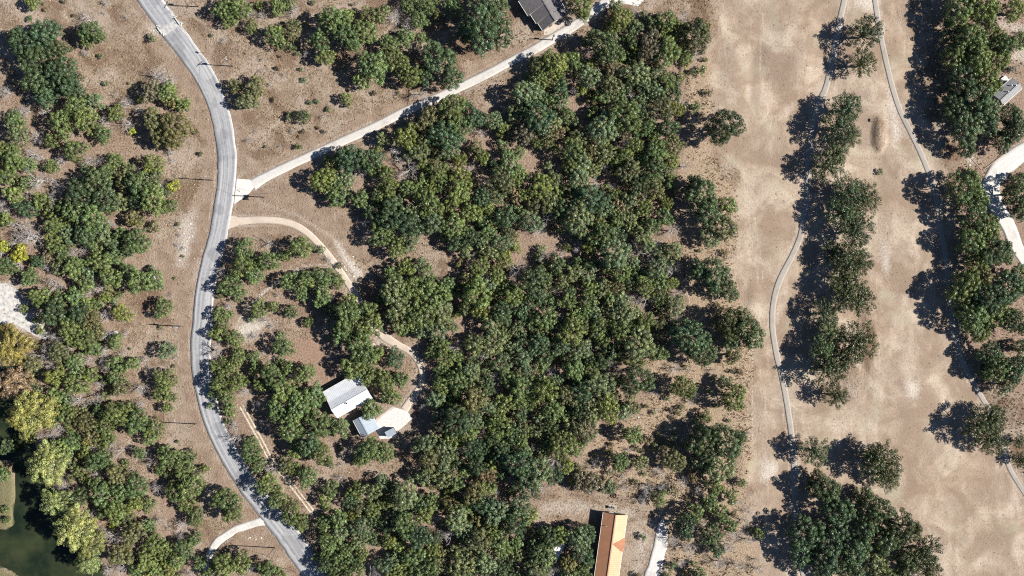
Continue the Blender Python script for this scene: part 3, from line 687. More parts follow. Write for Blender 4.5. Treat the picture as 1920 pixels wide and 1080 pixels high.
many('bank', 'oak', '76 560 22 y;110 560 18 y;140 556 18 g;45 580 10 y;100 586 26 d;146 590 22 d;130 620 24 g;166 600 20 o;155 636 24 g;180 620 18 o;198 590 14 k;216 642 16 g;196 656 14 k;110 662 22 o;140 682 20 g;85 660 20 k;75 618 10 y;236 600 10 k;106 706 22 y;104 742 18 y;146 720 24 g;170 702 16 g;120 776 22 g;160 792 20 o;186 770 16 d;150 752 16 k;70 600 9 y;175 655 16 g;95 690 14 k')
many('thicket', 'juniper', '246 682 14 g;216 680 16 g;232 692 10 g;225 726 17 o;262 730 15 k;220 776 26 g;255 792 24 g;245 768 16 g;290 802 18 g;272 675 9 k;262 760 12 k;280 822 15 g;248 800 16 g;235 625 9 k;195 800 20 g;172 820 18 o')
plant(305, 578, 19, 'g', 'juniper', 'verge', 'round green juniper alone on mown verge beside a pole with transformer box')
plant(312, 657, 17, 'm', 'juniper', 'verge', 'greyish round juniper alone on mown verge below the transformer pole')
plant(310, 712, 22, 'g', 'juniper', 'verge', 'tall green juniper clump at the verge edge, upper of two')
plant(304, 738, 18, 'g', 'juniper', 'verge', 'green juniper at the verge edge, lower of two')
plant(313, 765, 11, 'g', 'juniper', 'verge', 'little green juniper alone near the mown road verge')
many('bank', 'cypress', '24 652 33 G;14 622 16 G', 'golden autumn cypress overhanging the shaded river')
plant(16, 722, 33, 'r', 'cypress', 'bank', 'rust-orange autumn cypress leaning over the dark river')
many('bank', 'cypress', '60 772 38 c;52 815 16 c;88 872 37 c;106 942 28 c;140 992 38 c;172 1020 24 c;162 1052 25 c;98 842 16 c')
plant(175, 745, 17, 'k', 'dead', 'bank')
plant(226, 846, 15, 'k', 'dead', 'bank')
many('bank', 'oak', '122 840 18 y;160 850 15 y;182 866 22 g;146 882 14 g;208 834 14 k;200 822 18 g;220 890 22 o;255 912 24 g;226 920 20 g;190 930 22 g;216 960 22 y;180 908 16 g;142 936 22 d;176 975 8 Y;214 986 9 Y;250 1000 24 o;226 1040 24 o;290 1020 22 g;275 1052 20 y;310 1032 16 g;255 1070 16 g;316 1066 16 y;206 1070 14 k;250 945 18 y;160 900 12 o;240 970 14 o;280 985 14 g;190 1000 12 k;6 890 13 g;10 955 8 y;14 975 9 y;8 840 16 d')
many('thicket', 'juniper', '320 860 22 g;345 882 22 g;356 912 25 g;330 920 22 g;306 846 14 g;355 857 13 g;366 970 18 g;350 945 17 g;340 986 14 k;382 908 8 g;345 1030 20 g;330 1052 16 g;365 1010 14 g;300 880 12 g;262 850 12 g')
plant(420, 936, 25, 'g', 'oak', 'verge', 'dense dark oak standing alone where a white track leaves the road')
plant(436, 958, 22, 'g', 'oak', 'verge', 'green oak half of the clump where a white track leaves the road')
many('verge', 'oak', '420 1060 23 g;450 1056 22 g;396 1074 16 g;472 1064 14 k;500 1066 18 g;522 1078 14 g')
cnt = 0
for (x, y) in rng.uniform((-20, 290), (390, 1100), (5000, 2)):
    a1 = np.array([x]); a2 = np.array([y])
    if not inside(a1, a2, WOOD_W)[0] or inside(a1, a2, RIVER)[0] or (x < 100 and 520 < y < 640): continue
    if any(((x - (240 + (y - 822) * .62)) ** 2 < 120, 820 < y < 1000)) and (x - (240 + (y - 822) * .5)) ** 2 < 130 and 820 < y < 1000: continue
    nz = vnoise(x, y, 60.)
    r = random.uniform(8, 17)
    if nz < .42 and random.random() < .85: continue
    if any((x - a) ** 2 + (y - b) ** 2 < (.8 * c + r * .35) ** 2 for a, b, c in PLACED): continue
    zn = 'bank' if (x < 260 and y > 560) else 'thicket'
    q = random.random()
    if q < .42: plant(x, y, r, 'k', 'twig', zn)
    elif r < 12: plant(x, y, r, random.choice('gmyo'), 'shrub', zn)
    else: plant(x, y, r * 1.1, random.choice('gmgyo'), 'juniper', zn)
    cnt += 1
    if cnt > 120: break
# --- scrub between the road and the house
many('scrub', 'juniper', '458 467 21 g;455 500 24 g;430 535 22 g;480 495 15 g;503 490 21 g;476 516 18 g;446 552 15 g;562 464 23 g;535 480 12 g;540 526 18 g;575 524 20 g;610 520 22 g;632 526 15 g;565 550 15 g;600 546 15 m;'
     '412 590 16 g;416 612 14 g;485 580 18 g;512 575 11 g;545 585 14 d;578 605 11 g;408 626 16 g;440 636 18 g;446 668 16 g;405 658 15 k;405 690 14 g;436 690 14 g;476 670 13 g;530 650 22 g;415 716 22 g;446 716 18 g;425 745 18 g;400 736 12 g;430 770 14 g;440 800 12 k;512 612 8 k;500 600 7 k;462 735 12 k;480 760 10 k;480 690 14 g;'
     '470 850 20 g;482 872 17 g;500 908 22 g;520 936 20 g;545 964 22 g;564 982 17 g;470 830 14 g;442 820 12 k;512 882 15 k;535 872 16 o;576 895 20 g;620 916 16 g;610 942 15 g;606 982 17 g;552 880 14 g;620 870 8 g;600 920 8 o;420 680 12 g;395 760 8 g;500 800 8 k')
many('scrub', 'oak', '510 705 24 g;490 722 16 g;532 732 26 g;572 700 20 g;588 742 24 g;560 762 26 g;520 772 22 g;545 802 28 g;596 792 26 g;636 802 19 g;580 832 26 d;602 852 22 g;556 846 18 g;540 690 14 g;575 775 16 o')
cnt = 0
for (x, y) in rng.uniform((395, 450), (640, 990), (1500, 2)):
    if not inside(np.array([x]), np.array([y]), SCRUB)[0] or inside(np.array([x]), np.array([y]), RED_YARD)[0] or (600 < x and 690 < y < 830): continue
    r = random.uniform(5, 10)
    if seg_dist(np.array([x]), np.array([y]), TRAILS[1][0])[0] < 12 or seg_dist(np.array([x]), np.array([y]), TRAILS[0][0])[0] < 9: continue
    if any((x - a) ** 2 + (y - b) ** 2 < (.9 * c + r * .5) ** 2 for a, b, c in PLACED): continue
    if random.random() < .5: plant(x, y, r * 1.2, 'k', 'twig', 'scrub')
    else: plant(x, y, r, random.choice('gmo'), 'shrub', 'scrub')
    cnt += 1
    if cnt > 26: break
# --- around the house
many('yard', 'oak', '650 592 30 g;690 612 28 g;640 622 24 g;676 652 30 g;656 568 18 y;690 580 18 g;664 690 25 g;692 702 22 g;702 664 18 g;720 716 22 g;750 712 17 g;732 744 19 g;604 560 18 g;690 846 26 g;722 850 20 g;672 866 11 g;625 585 16 d')
plant(740, 672, 20, 'd', 'juniper', 'yard', 'round dark juniper inside the loop of the driveway')
plant(695, 768, 20, 'g', 'oak', 'yard', 'green oak overhanging the white metal roof and the grey annex')
# --- north grove
many('north', 'juniper', '420 16 22 g;450 14 22 y;472 50 13 g;466 22 16 k;430 38 15 g;486 10 10 g;520 12 18 g;542 4 14 g;552 20 12 k;516 68 22 g;550 54 18 o;548 90 9 g;535 82 10 o;650 187 13 g;544 218 9 m;570 150 6 m;582 192 5 m;490 30 10 k;690 30 18 o;740 30 15 k;766 46 13 k;786 36 18 g;766 6 18 g;802 10 20 g;822 30 14 o;790 70 11 g;560 275 7 g;850 12 20 g')
plant(566, 217, 14, 's', 'juniper', 'north', 'lone dark rounded juniper on brown grass beside the concrete lane')
many('meadow', 'oak', '478 164 22 o;464 188 20 o;440 160 15 o', 'olive-brown oak clump on grass between the road bend and the lane')
many('north', 'oak', '625 36 28 g;600 76 22 g;650 66 28 g;610 106 18 g;682 60 26 g;712 26 18 m;730 82 20 g;760 72 18 g;700 122 30 g;680 152 18 g;740 112 24 g;770 142 24 g;820 108 33 d;846 146 24 d;800 140 20 d;650 30 16 y')
many('north', 'oak', '902 44 46 d;938 62 28 d;926 10 34 d;875 60 20 d', 'broad tall dark oak beside the grey-shingled house')
plant(1088, 8, 26, 'g', 'oak', 'north', 'green oak between the grey-shingled house and the concrete parking pad')
many('north', 'dead', '786 172 20 k', 'bare dead tree casting a branched shadow beside the concrete lane')
plant(1155, 12, 14, 'y', 'oak', 'north'); plant(1190, 20, 8, 'k', 'twig', 'north')
many('wood', 'oak', '1166 34 22 y;1220 72 20 b;1250 40 22 y;1225 42 16 d;1250 100 28 g;1145 128 20 b;1040 118 27 y;1010 150 20 g;720 260 15 m;802 226 26 o;846 206 31 g;862 240 24 g;925 226 20 m;950 204 14 k;985 250 24 b;1262 270 22 o;960 248 16 o;1120 10 0.1 g'.replace(';1120 10 0.1 g', ''))
plant(1304, 66, 33, 's', 'oak', 'wood', 'rounded blackish-green oak at the wood corner touching the fairway')
plant(1282, 88, 14, 'y', 'juniper', 'wood')
many('wood', 'oak', '655 298 31 d;690 300 24 d;650 335 16 m;628 330 18 m;630 375 17 g;675 375 18 g;712 296 12 d;735 405 32 d;765 420 30 d;715 440 26 g;745 465 22 g;775 400 24 m;700 400 20 d')
many('wood', 'oak', '738 548 30 m;775 545 30 g;812 552 30 g;750 585 30 m;790 590 30 g;828 585 26 m;762 500 18 y;790 498 16 m;735 515 18 g;835 540 22 g;818 622 20 m;790 622 16 m;800 520 20 g;762 612 18 g;845 610 14 m;720 560 16 d')
# --- dense wood, filled in
CLEAR = [(912, 178, 34), (940, 200, 22), (735, 292, 20), (690, 345, 12), (815, 470, 32), (845, 500, 22), (898, 328, 24), (1005, 302, 26), (1030, 296, 14), (1155, 342, 12), (990, 460, 24), (1030, 452, 26), (1060, 450, 14), (1182, 455, 14), (1240, 445, 14), (855, 612, 26), (880, 605, 16), (1085, 90, 16), (1075, 150, 14), (1100, 190, 15), (1085, 220, 13), (925, 265, 18), (880, 275, 14),
         (1155, 690, 12), (1040, 690, 8), (760, 880, 26), (940, 930, 16), (700, 1045, 12), (820, 985, 12), (1060, 1035, 20), (1105, 960, 30), (1165, 1000, 60), (786, 690, 22), (790, 725, 20), (772, 750, 14), (765, 785, 26), (740, 800, 26), (792, 792, 14), (728, 636, 16), (762, 655, 14), (1270, 125, 16), (1045, 950, 40), (1015, 945, 20), (1080, 965, 26), (1110, 930, 10)]
cand = rng.uniform((580, 10), (1340, 1100), (14000, 2))
ins = sdf(cand[:, 0], cand[:, 1], WOOD) > 9
cnt = 0
for (x, y) in cand[ins]:
    r = random.choice((16, 18, 20, 22, 25, 28, 32)) * random.uniform(.93, 1.07)
    if any((x - a) ** 2 + (y - b) ** 2 < (c * .95 + r * .62) ** 2 for a, b, c in CLEAR): continue
    if any((x - a) ** 2 + (y - b) ** 2 < (.545 * (r + c)) ** 2 for a, b, c in PLACED): continue
    n1 = vnoise(x, y, 90.)
    tone = random.choices('gdmyob', (5, 1.8 + 2.2 * (n1 > .55), 4.5, 1.3, 1.1, .5))[0]
    if random.random() < .06: plant(x, y, r * .75, 'k', 'dead', 'wood')
    elif random.random() < .5 and r < 31: plant(x, y, r * .93, tone, 'juniper', 'wood')
    else: plant(x, y, r, tone, 'oak', 'wood')
    cnt += 1
    if cnt > 520: break
# understory fills the narrow gaps that are left
cnt = 0
for (x, y) in rng.uniform((590, 20), (1330, 1095), (7000, 2)):
    if not inside(np.array([x]), np.array([y]), WOOD)[0]: continue
    r = random.uniform(9, 14)
    if any((x - a) ** 2 + (y - b) ** 2 < (c * .75) ** 2 for a, b, c in CLEAR): continue
    if any((x - a) ** 2 + (y - b) ** 2 < (.74 * c + r * .4) ** 2 for a, b, c in PLACED): continue
    if random.random() < .38: plant(x, y, r * 1.1, 'k', 'twig', 'wood')
    else: plant(x, y, r, random.choice('gmyo'), 'shrub', 'wood')
    cnt += 1
    if cnt > 130: break
many('wood', 'oak', '1128 585 10 k;1118 625 14 k;1140 680 14 k;1125 722 15 k;1175 555 9 k;1145 760 12 k;1055 805 12 k;1180 712 11 k;1040 700 9 k;980 340 9 k')
# --- straw strip
plant(1360, 236, 35, 's', 'oak', 'strip', 'lone broad dark oak bulging onto the fairway from the wood edge')
many('strip', 'oak', '1316 362 31 d;1326 398 29 d;1298 348 20 d;1366 384 18 g;1356 426 27 o;1332 446 20 m;1342 516 32 d;1312 506 22 d;1365 545 22 d;1305 200 11 g;1316 132 10 g;1322 112 6 g;1364 604 31 s;1396 612 29 d;1416 632 23 m;1372 640 18 d;1376 668 16 o;1296 634 36 d;1318 662 28 d;1274 614 20 d;1236 662 18 g;1266 690 12 k;1276 672 9 k;1360 716 14 m;1186 816 20 g;1162 866 20 g;1200 868 16 o;1266 866 22 o;1246 850 14 b;1320 830 34 d;1364 828 34 d;1352 880 28 m;1310 866 20 d;1340 912 18 g;1284 906 16 k;1110 906 21 b;1142 914 15 d;1088 900 16 b;1214 912 18 k;1236 936 16 g;1262 920 12 b;1206 940 12 k;1286 986 24 d;1302 960 18 g;1332 942 18 g;1290 1030 17 k;1322 1006 12 k;1352 962 16 g;1362 1022 20 k;1384 1000 16 k;1424 1000 11 g;1332 1002 22 d;1386 1062 14 k;1350 1056 13 k;1310 1078 16 g;1398 960 10 k;1300 895 12 b;1372 930 14 m;1370 985 14 g;1240 890 8 k;1180 845 7 k;1420 1050 8 k;1345 1030 16 d;1390 905 10 g')
plant(1282, 728, 24, 'g', 'oak', 'strip', 'round green oak alone on straw grass amid bare patches')
plant(1376, 746, 26, 'g', 'oak', 'strip', 'round olive-green oak alone at the fairway edge with grey shrub behind')
plant(1323, 783, 13, 'g', 'juniper', 'strip', 'small ball-shaped juniper on straw grass with a round shadow')
many('cottage', 'oak', '1085 1015 26 m;1100 1000 20 d;1030 1008 22 d;1010 1040 22 d;1066 1056 20 o;1005 1075 24 m;1080 1072 16 o;1048 1000 14 d;1020 1062 18 g')
many('cottage', 'shrub', '1206 1006 8 g;1258 1062 11 d;1250 1080 9 d;1196 1080 8 o')
cnt = 0
for (x, y) in rng.uniform((1090, 110), (1440, 1075), (3000, 2)):
    if sdf(np.array([x]), np.array([y]), STRAW)[0] < 6 or inside(np.array([x]), np.array([y]), WOOD)[0] or (1100 < x < 1260 and y > 935): continue
    r = random.uniform(5, 11) if y > 820 else random.uniform(4, 8)
    if random.random() > (.9 if y > 820 else .35): continue
    if any((x - a) ** 2 + (y - b) ** 2 < (.95 * c + r * .6) ** 2 for a, b, c in PLACED): continue
    if random.random() < .42: plant(x, y, r * 1.25, 'k', 'twig', 'strip')
    else: plant(x, y, r, random.choice('obogm'), 'shrub', 'strip')
    cnt += 1
    if cnt > 75: break
cnt = 0
for (x, y) in rng.uniform((60, 0), (900, 330), (3000, 2)):
    a1 = np.array([x]); a2 = np.array([y])
    if inside(a1, a2, WOOD)[0] or inside(a1, a2, WOOD_W)[0] or inside(a1, a2, VERGE)[0]: continue
    if seg_dist(a1, a2, [q[:2] for q in ROAD])[0] < 34 or seg_dist(a1, a2, [q[:2] for q in LANE])[0] < 26 or y > 345 - .42 * (x - 440) and x > 440: continue
    r = random.uniform(3, 6)
    if any((x - a) ** 2 + (y - b) ** 2 < (1.05 * c + r) ** 2 for a, b, c in PLACED): continue
    zn = 'meadow' if x < 400 else 'north'
    if random.random() < .5: plant(x, y, r * 1.4, 'k', 'twig', zn)
    else: plant(x, y, r, random.choice('obm'), 'shrub', zn)
    cnt += 1
    if cnt > 48: break
cnt = 0
for (x, y) in rng.uniform((235, 290), (345, 1000), (900, 2)):
    if inside(np.array([x]), np.array([y]), WOOD_W)[0] or seg_dist(np.array([x]), np.array([y]), [q[:2] for q in ROAD])[0] < 44: continue
    r = random.uniform(3, 5)
    if any((x - a) ** 2 + (y - b) ** 2 < (1.1 * c + r) ** 2 for a, b, c in PLACED): continue
    plant(x, y, r * 1.4, 'k', 'twig', 'verge') if random.random() < .6 else plant(x, y, r, random.choice('om'), 'shrub', 'verge')
    cnt += 1
    if cnt > 16: break
# --- golf course
many('row', 'sparse', '1622 62 31 s;1617 118 25 s', 'dark open-crowned oak beside the cart path, one of a separate pair')
many('row', 'sparse', '1586 202 30 d;1572 238 33 s;1592 258 22 s;1552 308 31 s;1566 288 22 d')
many('row', 'sparse', '1592 362 34 s;1622 372 28 s;1582 402 34 d;1604 432 34 s;1590 482 34 s;1612 492 24 s;1590 546 36 s;1612 562 28 s;1546 588 26 d;1606 642 38 s;1542 660 28 d;1556 692 34 s;1577 668 26 s;1566 742 23 s;1580 520 26 s;1560 470 20 d;1560 625 26 m')
plant(1527, 847, 28, 's', 'sparse', 'grove', 'lone ragged dark oak shading the cart path')
many('grove', 'sparse', '1650 868 37 s;1664 893 26 s;1634 852 24 s', 'dark open-crowned oak of the rounded clump out on the fairway')
many('grove', 'oak', '1548 920 30 d;1572 958 32 d;1532 902 20 s;1640 955 32 d;1692 990 34 s;1664 1010 32 d;1512 1002 36 d;1560 1010 36 d;1602 1030 34 d;1642 1050 28 m;1546 1060 32 d;1592 1072 30 d;1502 1040 26 d;1620 992 28 d;1702 1050 26 s;1616 930 18 g;1660 1080 24 g;1690 1085 20 d')
many('grove', 'sparse', '1732 1034 32 s;1740 1072 26 s')
plant(1625, 1028, 15, 'k', 'twig', 'grove')
many('east', 'sparse', '1842 800 36 s;1860 828 27 s;1862 782 26 s', 'broad dark oak of the clump where the cart path bends')
many('east', 'sparse', '1910 828 12 s;1912 862 15 s')
many('east', 'oak', '1800 18 33 g;1842 14 30 y;1782 60 22 d;1822 70 30 g;1792 104 28 g;1832 112 32 g;1862 60 20 g;1882 84 24 g;1872 112 24 y;1852 150 28 g;1802 152 32 d;1830 190 33 d;1792 202 28 d;1850 200 24 m;1812 240 32 m;1852 232 24 d;1812 276 20 d;1892 216 24 d;1902 242 26 d;1882 266 20 d;1902 20 22 g;1912 75 18 g;1908 170 0.1 g'.replace(';1908 170 0.1 g', '') +
     ';1806 350 33 g;1832 372 26 g;1822 402 32 d;1852 432 30 g;1826 452 32 g;1862 470 32 d;1832 492 26 g;1886 480 18 m;1810 542 34 g;1850 560 36 d;1822 592 34 g;1872 592 28 g;1892 542 32 d;1906 602 28 d;1912 520 24 g;1840 520 24 o;1906 362 26 d;1918 392 24 d;1918 335 16 d;1856 662 24 d;1872 692 28 g;1902 690 28 d;1886 722 20 o;1850 694 18 d;1915 650 16 d;1840 625 20 g')
many('east', 'shrub', '1818 322 9 g;1651 322 6 g;1900 130 8 k')

# ------------------------------------------------------------------ buildings
METAL_W = None
def metal_roof(name, col, rough=.35, metal=.0, var=.1, spec=.5):
    m, nt, b = mat_new(name)
    tc = N(nt, 'TexCoord').outputs['Object']; f = noise(nt, .6, 5, .6, tc); g = noise(nt, 6, 3, .6, tc)
    lo = tuple(c * (1 - var) for c in col); hi = tuple(min(1, c * (1 + var)) for c in col)
    c = mixc(nt, ramp(nt, f, .3, .7), lo, hi); c = mixc(nt, math_(nt, 'MULTIPLY', ramp(nt, g, .55, .8), .3), c, tuple(x * .7 for x in col))
    nt.links.new(c, b.inputs['Base Color']); b.inputs['Roughness'].default_value = rough; b.inputs['Metallic'].default_value = metal; b.inputs['Specular IOR Level'].default_value = spec
    return m
def shingle(name, col):
    m, nt, b = mat_new(name)
    tc = N(nt, 'TexCoord').outputs['Object']; br = N(nt, 'TexBrick'); nt.links.new(tc, br.inputs[0])
    br.inputs['Scale'].default_value = 1.0; br.inputs['Brick Width'].default_value = .45; br.inputs['Row Height'].default_value = .16; br.inputs['Mortar Size'].default_value = .012
    br.inputs['Color1'].default_value = tuple(c * .8 for c in col) + (1,); br.inputs['Color2'].default_value = tuple(c * 1.25 for c in col) + (1,); br.inputs['Mortar'].default_value = tuple(c * .5 for c in col) + (1,)
    f = noise(nt, .7, 5, .6, tc)
    nt.links.new(mixc(nt, math_(nt, 'MULTIPLY', ramp(nt, f, .4, .75), .5), br.outputs[0], tuple(c * 1.3 for c in col)), b.inputs['Base Color']); b.inputs['Roughness'].default_value = .95
    return m
W_CREAM = simple('cream_siding', (.55, .52, .45), .12); W_STONE = simple('limestone_wall', (.42, .38, .32), .25, 1.2); W_OLIVE = simple('olive_siding', (.22, .20, .14), .2)
W_GREY = simple('grey_siding', (.38, .39, .40), .12); GLASS = simple('window_glass', (.03, .04, .05), .2, 1, .05, 0, .6); DOORM = simple('painted_door', (.16, .10, .07), .2); TRIM = simple('white_trim', (.7, .69, .66), .08)
DARKMETAL = simple('dark_metal', (.05, .05, .055), .3, 2, .5, .6); GALV = simple('galvanised_metal', (.5, .51, .52), .15, 2, .4, .6)

def lerp(a, b, t): return a + (b - a) * t
class Gable:
    """house frame: ridge runs along local x, centre at (cx,cy), angle a"""
    def __init__(self, name, A, B, label, cat='house'):
        A = Vector(A[:2]).to_3d(); B = Vector(B[:2]).to_3d()
        self.c = (A + B) / 2; self.L = (B - A).length; d = (B - A); self.a = math.atan2(d.y, d.x)
        self.root = empty(name, (self.c.x, self.c.y, 0), self.a); tag(self.root, label, cat)
    def roof(self, name, mat, prof_l, prof_r, x0, x1, t=.14, seams=None, seam_mat=None, parent=None):
        """prof: list of (offset, z) from ridge outward; left = +y"""
        mb = MB(); sm = MB()
        for sgn, pr in ((1, prof_l), (-1, prof_r)):
            for (o0, z0), (o1, z1) in zip(pr[:-1], pr[1:]):
                q = [(x0, sgn * o0, z0), (x0, sgn * o1, z1), (x1, sgn * o1, z1), (x1, sgn * o0, z0)]
                if sgn < 0: q = q[::-1]
                # order so that the face looks upward
                nrm = (Vector(q[1]) - Vector(q[0])).cross(Vector(q[2]) - Vector(q[1]))
                if nrm.z < 0: q = q[::-1]
                mb.slab(q, t)
                if seams:
                    n = int((x1 - x0) / seams)
                    for i in range(1, n):
                        x = x0 + (x1 - x0) * i / n
                        a = Vector((x, sgn * (o0 + .05), z0 + .02)); b = Vector((x, sgn * (o1 - .02), z1 + .02))
                        sm.tube(a, b, .017, .017, 4)
        r = mb.build(name, mat, parent or self.root)
        if seams: s = sm.build('standing_seams', seam_mat or mat, r); s['kind'] = 'stuff'
        for sgn, pr in ((1, prof_l), (-1, prof_r)):
            MB().box(((x0 + x1) / 2, sgn * (pr[-1][0] + .07), pr[-1][1] - .07), (x1 - x0, .12, .1)).build('gutter', TRIM, r)
        rc = MB(); zt = prof_l[0][1]
        rc.box(((x0 + x1) / 2, 0, zt + .03), (x1 - x0 + .04, .34, .06)); rc.build('ridge_cap', mat, r)
        return r
    def walls(self, mat, x0, x1, y0, y1, h, zr=None):
        mb = MB(); mb.box(((x0 + x1) / 2, (y0 + y1) / 2, h / 2 - .1), (x1 - x0, y1 - y0, h + .2))
        if zr is not None:
            for x in (x0 + .01, x1 - .19):
                mb.add([(x, y0 + .05, h), (x + .18, y0 + .05, h), (x + .18, y1 - .05, h), (x, y1 - .05, h), (x, 0, zr), (x + .18, 0, zr)], [(0, 3, 4), (1, 5, 2), (0, 4, 5, 1), (3, 2, 5, 4), (0, 1, 2, 3)])
        return mb.build('wall', mat, self.root)
    def window(self, x, y, z, w, h, nx, ny):
        rz = math.atan2(ny, nx)
        fr = MB().box((x + nx * .03, y + ny * .03, z), (.1, w + .16, h + .16), rz).build('window', TRIM, self.root)
        MB().box((x + nx * .07, y + ny * .07, z), (.06, w, h), rz).build('pane', GLASS, fr)
        MB().box((x + nx * .09, y + ny * .09, z - h / 2 - .1), (.16, w + .26, .06), rz).build('sill', TRIM, fr)
    def door(self, x, y, w, h, nx, ny):
        rz = math.atan2(ny, nx)
        d = MB().box((x + nx * .04, y + ny * .04, h / 2), (.1, w, h), rz).build('door', DOORM, self.root)
        MB().box((x + nx * .12 - ny * w * .36, y + ny * .12 + nx * w * .36, h * .48), (.06, .05, .14), rz).build('handle', DARKMETAL, d)

# white-roofed house
WHITE_ROOF = metal_roof('white_galvalume_roof', (.66, .68, .71), .38, .12, .1)
zr = 5.0
A = G(621, 769, zr); B = G(688, 731, zr)
h1 = Gable('metal_roof_house', A, B, 'house with a white metal gable roof and long porch side inside the loop driveway')
hl = h1.L / 2
h1.roof('roof', WHITE_ROOF, [(0, zr), (2.5, 3.75), (6.0, 2.95)], [(0, zr), (3.0, 3.5)], -hl, hl, .12, .5)
h1.walls(W_CREAM, -hl + .5, hl - .5, -2.6, 3.6, 3.1)
for x in np.linspace(-hl + .5, hl - .5, 5):
    MB().box((x, 5.7, 1.42), (.15, .15, 2.85)).build('porch_post', TRIM, h1.root)
MB().box((0, 4.7, .1), (2 * hl - .6, 2.2, .2)).build('porch_floor', P_PINK, h1.root)
for x in (-3.6, -1.0, 3.2): h1.window(x, 3.6, 1.7, 1.1, 1.2, 0, 1); h1.window(x, -2.6, 1.7, 1.1, 1.2, 0, -1)
h1.door(1.2, 3.6, .95, 2.1, 0, 1); h1.door(1.0, -2.6, .95, 2.1, 0, -1); h1.window(-hl + .5, 0, 1.7, 1.2, 1.2, -1, 0)
MB().tube((-1.1, -.5, 4.6), (-1.1, -.5, 5.5), .16, .16, 8).tube((-1.1, -.5, 5.5), (-1.1, -.5, 5.62), .26, .2, 8).build('flue_pipe', DARKMETAL, h1.root)

# grey annex
BLUE_ROOF = metal_roof('blue_grey_metal_roof', (.34, .39, .45), .42, .2, .08)
zr2 = 3.6
A = G(673, 783, zr2); B = G(690, 815, zr2)
h2 = Gable('garage_annex', A, B, 'grey-blue metal gabled annex beside the white-roofed house', 'garage')
hl = h2.L / 2
h2.roof('roof', BLUE_ROOF, [(0, zr2), (3.7, 2.55)], [(0, zr2), (2.2, 2.75)], -hl, hl, .12, .6)
h2.walls(W_GREY, -hl + .25, hl - .25, -1.9, 3.4, 2.5)
h2.window(-hl + .25, 1.0, 1.4, 1.0, 1.0, -1, 0); h2.door(0, 3.4, 2.2, 2.1, 0, 1); h2.window(0.4, -1.9, 1.5, .9, .9, 0, -1)
# shed
zs = 2.7
A = G(724, 816, zs); B = G(740, 808, zs)
h3 = Gable('garden_shed', A, B, 'small flat blue-grey roofed shed on the gravel pad', 'shed')
hl = h3.L / 2
mb = MB(); mb.slab([(-hl, -1.0, 2.55), (hl, -1.0, 2.55), (hl, 1.05, 2.75), (-hl, 1.05, 2.75)], .1); rf = mb.build('roof', BLUE_ROOF, h3.root)
sm = MB()
for x in np.linspace(-hl + .3, hl - .3, 6): sm.tube((x, -.98, 2.57), (x, 1.03, 2.77), .025, .025, 4)
o = sm.build('standing_seams', BLUE_ROOF, rf); o['kind'] = 'stuff'
MB().box((0, 0, 1.18), (2 * hl - .25, 1.8, 2.5)).build('wall', W_OLIVE, h3.root); h3.door(0, -.9, .85, 1.9, 0, -1)

# grey-shingled house, three stepped blocks
SH = shingle('grey_asphalt_shingles', (.155, .145, .15))
zr4 = 5.6
A = G(1003, -22, zr4); B = G(1041, 38, zr4)
h4 = Gable('shingled_house', A, B, 'house with three stepped dark grey shingle gables above the concrete lane')
Lx = h4.L; hl = Lx / 2
cuts = [(-hl, -hl + Lx * .47, .35, 5.9), (-hl + Lx * .47, -hl + Lx * .76, .0, 4.95), (-hl + Lx * .76, hl, -.35, 4.4)]
for i, (x0, x1, dz, wl) in enumerate(cuts):
    h4.roof('roof', SH, [(0, zr4 + dz), (wl if False else 5.0, 3.0 + dz)], [(0, zr4 + dz), (wl, 3.0 + dz)], x0 + (.02 if i else 0), x1, .18)
    h4.walls(W_STONE, x0 + .3 * (i == 0), x1 - .35 * (i == 2) + (.0 if i == 2 else 0), -wl + .5, 4.5, 3.0 + dz - .06 * i, zr4 + dz - .35)
for x in (-5.0, -1.0, 2.0, 5.5): h4.window(x, 4.5, 1.6, 1.1, 1.2, 0, 1)
h4.window(hl - .35, 1.5, 1.6, 1.3, 1.2, 1, 0); h4.door(hl - .35, -1.2, 1.0, 2.1, 1, 0)
for x, y in ((-2.5, 2.2), (1.2, 2.8), (3.4, 1.6), (5.2, 3.0)):
    zt = zr4 - (abs(y) / 5) * 2.6; MB().tube((x, y, zt - .3), (x, y, zt + .55), .07, .07, 8).build('vent_pipe', DARKMETAL, h4.root)

# orange-roofed house
ORANGE = metal_roof('tan_orange_metal_roof', (.56, .275, .155), .47, .10, .1, .5)
zr5 = 5.1
A = G(1155, 966, zr5); B = G(1134, 1118, zr5)
h5 = Gable('orange_roof_house', A, B, 'long house with an orange-tan metal roof and one cross gable')
hl = h5.L / 2
# ridge runs from A downward: local +y is towards the sunny side
h5.roof('roof', ORANGE, [(0, zr5), (3.7, 3.2)], [(0, zr5), (3.7, 3.2)], -hl, hl, .14, .6)
h5.walls(W_OLIVE, -hl + .35, hl - .35, -3.3, 3.3, 3.2, zr5 - .3)
xg = -hl + 8.9
cg = MB()
for s_ in (-1, 1):
    q = [(xg, .12, zr5 - .06), (xg, 3.95, zr5 - .16), (xg + s_ * 2.3, 3.95, 3.28), (xg + s_ * 2.3, 3.45, 3.45)]
    nrm = (Vector(q[1]) - Vector(q[0])).cross(Vector(q[2]) - Vector(q[1]))
    cg.slab(q[::-1] if nrm.z < 0 else q, .12)
cg.build('cross_gable', ORANGE, h5.root)
cw = MB(); cw.add([(xg - 2.1, 3.36, 2.9), (xg + 2.1, 3.36, 2.9), (xg, 3.36, zr5 - .35), (xg - 2.1, 3.6, 2.9), (xg + 2.1, 3.6, 2.9), (xg, 3.6, zr5 - .35)], [(0, 2, 1), (3, 4, 5), (0, 1, 4, 3), (1, 2, 5, 4), (2, 0, 3, 5)]); cw.build('gable_wall', W_OLIVE, h5.root)
